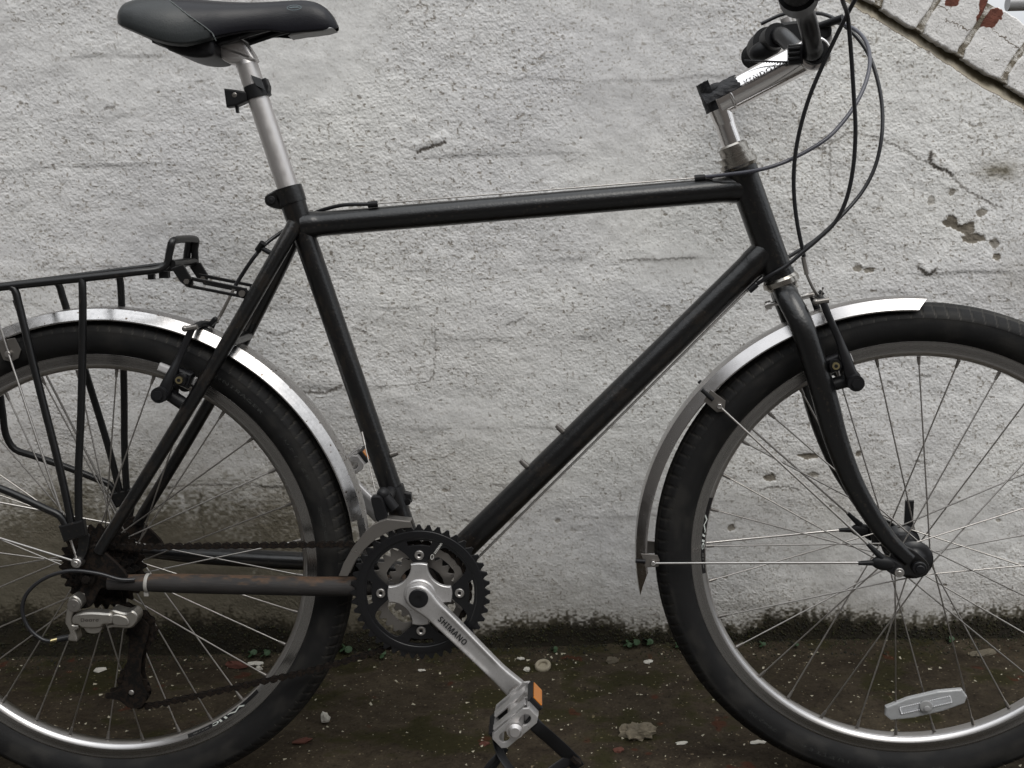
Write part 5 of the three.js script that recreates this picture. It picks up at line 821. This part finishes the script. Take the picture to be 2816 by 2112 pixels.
const fb = brake(addF, 'front_brake', { arm: [[-0.0885, 0.2445, 0.058], [-0.0935, 0.2545, 0.0575], [-0.1, 0.276, 0.0535], [-0.1073, 0.2965, 0.0485], [-0.118, 0.3205, 0.044], [-0.1265, 0.342, 0.04]], pivot: [-0.0885, 0.243], post: [-0.115, 0.236], pad: [-0.1085, 0.2578], padA: 0.39, bolt: [-0.1125, 0.264], fw: 1, nx: 0.003 });
addF('noodle', [sweep([[-0.1485, 0.3975, 0.0195], [-0.1439, 0.3755, 0.0195]], 0.0036, { rs: 12 }), sweep([[-0.1439, 0.3755, 0.0195], [-0.1365, 0.3595, 0.019], [-0.128, 0.346, 0.012], [-0.1255, 0.342, -0.01], [-0.126, 0.342, -0.03]], 0.0024, { seg: 24, rs: 10 })], M.bolt, fb);
addF('wire_tail', [rod([-0.128, 0.346, 0.03], [-0.1255, 0.3585, 0.03], 0.0007, 6), rod([-0.1255, 0.3575, 0.03], [-0.1252, 0.36, 0.03], 0.0014, 8)], M.wire, fb);
brake(add, 'rear_brake', { arm: [[0.1105, 0.2405, 0.06], [0.1155, 0.2505, 0.0595], [0.1235, 0.2685, 0.0555], [0.1325, 0.2885, 0.05], [0.1445, 0.3145, 0.045], [0.148, 0.3215, 0.045]], pivot: [0.1085, 0.2395], post: [0.13, 0.2235], pad: [0.1165, 0.2595], padA: -0.42, bolt: [0.1335, 0.2575], fw: 1, nx: 0.012 });

// ---- rack
const rack = part('rear_rack');
{
  const rr = 0.0049;
  for (const s of [1, -1]) {
    add('rail', sweep([[-0.3, 0.36, 0.06 * s], [-0.19, 0.3705, 0.06 * s], [-0.0691, 0.3815, 0.0605 * s], [0.0166, 0.389, 0.059 * s], [0.085, 0.3955, 0.05 * s], [0.11, 0.3985, 0.0395 * s], [0.1185, 0.4045, 0.0365 * s], [0.1215, 0.416, 0.0355 * s], [0.1255, 0.4315, 0.034 * s]], rr, { seg: 80, rs: 14 }), M.rackPaint, rack);
    add('strut', sweep([[-0.0755, 0.3805, 0.0605 * s], [-0.07, 0.377, 0.0615 * s], [-0.0655, 0.3576, 0.063 * s], [-0.045, 0.25, 0.07 * s], [-0.0237, 0.1392, 0.0765 * s], [-0.0145, 0.078, 0.08 * s], [-0.012, 0.06, 0.081 * s]], rr, { seg: 50, rs: 14 }), M.rackPaint, rack);
    add('strut', sweep([[0.0166, 0.389, 0.059 * s], [0.0172, 0.38, 0.061 * s], [0.0155, 0.34, 0.0635 * s], [0.0065, 0.22, 0.071 * s], [-0.0012, 0.1389, 0.0765 * s], [-0.0042, 0.0766, 0.08 * s], [-0.004, 0.06, 0.081 * s]], rr, { seg: 50, rs: 14 }), M.rackPaint, rack);
    add('strut', sweep([[-0.2, 0.371, 0.06 * s], [-0.185, 0.36, 0.0625 * s], [-0.172, 0.28, 0.0665 * s], [-0.169, 0.2, 0.069 * s], [-0.1675, 0.162, 0.0705 * s], [-0.158, 0.1425, 0.072 * s], [-0.13, 0.131, 0.0735 * s], [-0.09, 0.115, 0.076 * s], [-0.0455, 0.0945, 0.08 * s], [-0.028, 0.0855, 0.081 * s], [-0.019, 0.068, 0.081 * s]], rr, { seg: 60, rs: 14 }), M.rackPaint, rack);
    add('foot', [plate([[-0.029, 0.0735], [0.0035, 0.081], [0.0055, 0.06], [-0.0235, 0.0515]], s > 0 ? 0.0755 : -0.0872, s > 0 ? 0.0872 : -0.0755, 0.0022), plate([[-0.0055, 0.06], [0.006, 0.059], [0.0035, 0.04], [-0.0025, 0.027], [-0.0105, 0.0155], [-0.0185, 0.0235], [-0.01, 0.04]], s > 0 ? 0.0742 : -0.0785, s > 0 ? 0.0785 : -0.0742, 0.001, { smooth: 50 })], M.rackPaint, rack);
    add('mount_arm', [plate([[0.1235, 0.3985], [0.139, 0.4035], [0.149, 0.385], [0.1425, 0.374], [0.134, 0.381]], s > 0 ? 0.033 : -0.037, s > 0 ? 0.037 : -0.033, 0.0008), (() => { const sh = new THREE.Shape([[0.1375, 0.3885], [0.1425, 0.3735], [0.2175, 0.357], [0.2205, 0.3645], [0.2175, 0.3712], [0.15, 0.3865]].map((q) => new THREE.Vector2(...q))); const h = new THREE.Path([[0.149, 0.3818], [0.1485, 0.3762], [0.204, 0.3642], [0.2055, 0.3695]].map((q) => new THREE.Vector2(...q))); sh.holes.push(h); return plate(sh, s > 0 ? 0.029 : -0.0325, s > 0 ? 0.0325 : -0.029, 0.0006); })()], M.rackPaint, rack);
    add('arm_bolt', [rod([0.2125, 0.3645, 0.02 * s], [0.2125, 0.3645, 0.036 * s], 0.0042, 14), rod([0.1425, 0.3815, 0.028 * s], [0.1425, 0.3815, 0.039 * s], 0.0036, 6)], M.dullSteel, rack);
  }
  for (const [x, y, z] of [[-0.19, 0.3705, 0.06], [-0.0691, 0.3815, 0.0605], [0.0166, 0.389, 0.059]]) add('cross_bar', rod([x, y, -z], [x, y, z], 0.004, 12), M.rackPaint, rack);
  add('cross_bar', [rod([0.1305, 0.4045, -0.039], [0.1245, 0.4045, 0.036], 0.0052, 12), rod([0.1315, 0.423, -0.037], [0.1305, 0.402, -0.039], 0.0049, 12)], M.rackPaint, rack);
  add('front_hoop', sweep([[0.1225, 0.42, 0.0352], [0.1265, 0.4325, 0.033], [0.1285, 0.4345, 0.024], [0.1345, 0.4345, -0.026], [0.1345, 0.4325, -0.035], [0.131, 0.42, -0.0372]], rr, { seg: 50, tension: 0.1 }), M.rackPaint, rack);
  add('deck_rod', rod([-0.3, 0.36, 0], [0.1255, 0.4045, 0], 0.004, 10), M.rackPaint, rack);
  add('mount_nut', [box(0.095, 0.389, 0.03, 0.008, 0.009, 0.008), box(0.112, 0.3905, 0.03, 0.012, 0.009, 0.01)], M.rackPaint, rack);
}
// ---- saddle and seat post
const post = part('seat_post');
add('post', sweep([[0.2815, 0.461, 0], [0.2265, 0.6545, 0]], 0.0137, { rs: 40, seg: 6 }), M.satin, post);
add('head', [plate([[0.1885, 0.6785], [0.1965, 0.662], [0.2055, 0.6555], [0.2155, 0.6545], [0.2275, 0.6545], [0.2405, 0.6585], [0.2375, 0.6665], [0.2275, 0.681], [0.2185, 0.684]], -0.0132, 0.0132, 0.0055, { smooth: 80, bs: 5 }), sweep([[0.2268, 0.6535, 0], [0.2245, 0.6625, 0]], (t) => mix(0.0141, 0.0128, t), { rs: 36 })], M.satin, post);
add('rail_clamp', [plate([[0.1985, 0.678], [0.2005, 0.689], [0.2205, 0.6935], [0.2265, 0.683]], -0.0265, 0.0265, 0.002, { smooth: 30 }), rod([0.2145, 0.6915, -0.026], [0.2145, 0.6915, 0.029], 0.0045, 10)], M.gloss, post);
const saddle = part('saddle');
{
  // sections along the length: x, half width, top, skirt bottom
  const S = [[0.0835, 0.04, 0.716, 0.7015], [0.086, 0.058, 0.7225, 0.6975], [0.0935, 0.069, 0.729, 0.693], [0.11, 0.075, 0.7335, 0.6855], [0.13, 0.0765, 0.7355, 0.6765], [0.15, 0.0745, 0.735, 0.6705], [0.17, 0.068, 0.7335, 0.6695], [0.19, 0.057, 0.7315, 0.6755], [0.21, 0.0455, 0.73, 0.6825], [0.235, 0.035, 0.729, 0.6885], [0.26, 0.028, 0.7295, 0.6905], [0.285, 0.024, 0.7305, 0.688], [0.305, 0.022, 0.7305, 0.689], [0.32, 0.0205, 0.7275, 0.69], [0.332, 0.018, 0.7205, 0.6915], [0.3405, 0.014, 0.7105, 0.693], [0.345, 0.008, 0.701, 0.695], [0.346, 0.002, 0.6985, 0.697]];
  const cur = [0, 1, 2, 3].map((c) => new THREE.CatmullRomCurve3(S.map((s, k) => new THREE.Vector3(k / (S.length - 1), s[c], 0)), false, 'catmullrom', 0.4));
  const n = 120, m = 40, at = (u, c) => cur[c].getPoint(u).y;
  const build = (sel, off) => {
    const pos = [], uv = [], idx = [];
    for (let i = 0; i <= n; i++) { const u = i / n, x = at(u, 0), w = at(u, 1) + off, top = at(u, 2) + off, bot = at(u, 3) - off; for (let k = 0; k <= m; k++) {
      const a = (k / m) * 2 - 1, t = Math.abs(a), sg = Math.sign(a); let z, y;
      if (t < 0.9) { const q = (t / 0.9) * Math.PI / 2; z = sg * w * Math.pow(Math.sin(q), 0.8); y = bot + (top - bot) * (0.06 + 0.94 * Math.pow(Math.max(0, Math.cos(q)), 0.72)); }
      else { const q = (t - 0.9) / 0.1; z = sg * w * (1 - 0.1 * q * q - 0.05 * q); y = bot + (top - bot) * 0.06 * (1 - q); }
      pos.push(x, y, z); uv.push(x, a * 0.1);
    } }
    for (let i = 0; i < n; i++) for (let k = 0; k < m; k++) { const x = at((i + 0.5) / n, 0), aa = Math.abs(((k + 0.5) / m) * 2 - 1); if (sel && !sel(x, aa)) continue; const a = i * (m + 1) + k, b = a + m + 1; idx.push(a, b, a + 1, a + 1, b, b + 1); }
    const g = new THREE.BufferGeometry(); g.setAttribute('position', new THREE.Float32BufferAttribute(pos, 3)); g.setAttribute('uv', new THREE.Float32BufferAttribute(uv, 2)); g.setIndex(idx); g.computeVertexNormals(); return g;
  };
  const vinyl = M.vinyl.clone(); vinyl.side = THREE.DoubleSide;
  add('cover', build(null, 0), vinyl, saddle);
  const seam = (t) => mix(0.146, 0.201, Math.pow(clamp((t - 0.35) / 0.55), 1.15));            // where the grey wing panel meets the black top
  const vg = M.vinylGrey.clone(); vg.side = THREE.DoubleSide;
  for (const s of [1, -1]) {
    const g = build((x, t) => x < seam(t) && t > 0.3, 0.0007), P = g.attributes.position, ix = [...g.index.array], keep = [];
    for (let k = 0; k < ix.length; k += 3) if (P.getZ(ix[k]) * s > 0) keep.push(ix[k], ix[k + 1], ix[k + 2]);
    g.setIndex(keep); add('wing_panel', g, vg, saddle);
    const pts = []; for (let k = 0; k <= 30; k++) { const t = mix(0.32, 0.93, k / 30), x = seam(t); let u = 0.3; for (let q = 0; q < 200; q++) if (at(q / 200, 0) < x) u = q / 200; const w = at(u, 1), top = at(u, 2), bot = at(u, 3), q = Math.min(1, t / 0.9) * Math.PI / 2; pts.push([x, bot + (top - bot) * (0.06 + 0.94 * Math.pow(Math.max(0, Math.cos(q)), 0.72)), s * (w * Math.pow(Math.sin(q), 0.8) + 0.0006)]); }
    add('stitching', sweep(pts, 0.0009, { seg: 60, rs: 6 }), M.thread, saddle);
    add('rail', sweep([[0.118, 0.6825, 0.03 * s], [0.14, 0.6745, 0.026 * s], [0.1889, 0.676, 0.022 * s], [0.217, 0.6825, 0.022 * s], [0.2421, 0.6895, 0.0215 * s], [0.2642, 0.695, 0.018 * s], [0.29, 0.698, 0.01 * s], [0.32, 0.7, 0.005 * s]], 0.0036, { seg: 40, rs: 12 }), M.gloss, saddle);
  }
  // underside: shell base and rear bridge
  const base = (x0, x1, dy, k0) => { const sh = []; for (let q = 0; q <= 20; q++) { const x = mix(x0, x1, q / 20); let u = 0; for (let e = 0; e < 200; e++) if (at(e / 200, 0) < x) u = e / 200; sh.push([x, at(u, 1) * k0, at(u, 3) + dy]); } const pos = [], idx = []; sh.forEach(([x, w, y]) => { for (let k = 0; k <= 8; k++) { const a = (k / 8) * 2 - 1; pos.push(x, y + 0.012 * (1 - a * a), w * a); } }); for (let i = 0; i < 20; i++) for (let k = 0; k < 8; k++) { const a = i * 9 + k, b = a + 9; idx.push(a, a + 1, b, b, a + 1, b + 1); } const g = new THREE.BufferGeometry(); g.setAttribute('position', new THREE.Float32BufferAttribute(pos, 3)); g.setIndex(idx); g.computeVertexNormals(); return g; };
  const pl = M.plastic.clone(); pl.side = THREE.DoubleSide;
  add('base_shell', base(0.09, 0.342, 0.001, 0.95), pl, saddle);
  add('rear_underside', [plate([[0.112, 0.688], [0.127, 0.6765], [0.15, 0.664], [0.17, 0.6585], [0.188, 0.658], [0.196, 0.661], [0.196, 0.678], [0.15, 0.684]], -0.045, 0.045, 0.006, { smooth: 60, bs: 4 })], M.plastic, saddle);
  add('nose_flash', plate([[0.2845, 0.6855], [0.29, 0.6905], [0.31, 0.6945], [0.337, 0.6955], [0.3425, 0.6935], [0.331, 0.6905], [0.3066, 0.6885]], -0.0165, 0.0165, 0.002), M.flash, saddle);
  const lg = print(256, 128, (x) => { x.strokeStyle = 'rgba(120,140,145,0.75)'; x.lineWidth = 5; x.beginPath(); x.ellipse(128, 64, 108, 46, 0, 0, 7); x.stroke(); x.beginPath(); x.ellipse(128, 72, 80, 22, 0, 3.3, 6.1); x.stroke(); x.beginPath(); x.moveTo(70, 66); x.lineTo(190, 58); x.stroke(); });
  const g = new THREE.PlaneGeometry(0.021, 0.0115); g.rotateX(-0.62); g.translate(0.2955, 0.7185, 0.0217); add('emblem', g, std({ map: lg, transparent: true, roughness: 0.6 }), saddle);
}
// ---- empty lamp bracket on the seat post
const lamp = part('lamp_bracket');
add('strap', [sweep([[0.2405, 0.6125, 0], [0.2362, 0.6285, 0]], 0.0158, { rs: 34 }), plate([[0.2455, 0.617], [0.2535, 0.618], [0.2545, 0.627], [0.251, 0.6365], [0.246, 0.635]], -0.009, 0.009, 0.0012)], M.plastic, lamp);
add('holder', [plate([[0.1972, 0.6245], [0.213, 0.6225], [0.227, 0.6195], [0.2265, 0.6085], [0.213, 0.603], [0.199, 0.601]], -0.0095, 0.0095, 0.0022), plate([[0.2085, 0.604], [0.2125, 0.605], [0.2125, 0.5945], [0.2095, 0.5945]], -0.004, 0.004, 0.001)], M.plastic, lamp);
add('holder_screw', disc(0.2108, 0.616, 0.009, 0.0105, 0.0032), M.dullSteel, lamp);
add('strap_tail', plate([[0.2345, 0.6395], [0.2475, 0.6345], [0.2515, 0.6205], [0.2405, 0.6265]], 0.0148, 0.0163, 0.0004), std({ color: C(0.05, 0.052, 0.055), roughness: 0.45 }), lamp);
add('cable_tie', [sweep([[0.0735, 0.006, 0.061], [0.0715, -0.0275, 0.061]], 0.0001, {}), spin([[0.0108, -0.0022], [0.0124, -0.0022], [0.0124, 0.0022], [0.0108, 0.0022], [0.0108, -0.0022]], 0, 0, 30).rotateY(Math.PI / 2).rotateZ(-0.05).translate(0.0725, -0.0125, 0.0615), box(0.071, -0.0265, 0.0655, 0.006, 0.0055, 0.005, 0, 0.0008)], std({ color: C(0.3, 0.29, 0.27), roughness: 0.6 }));
renderer.render(scene, camera);
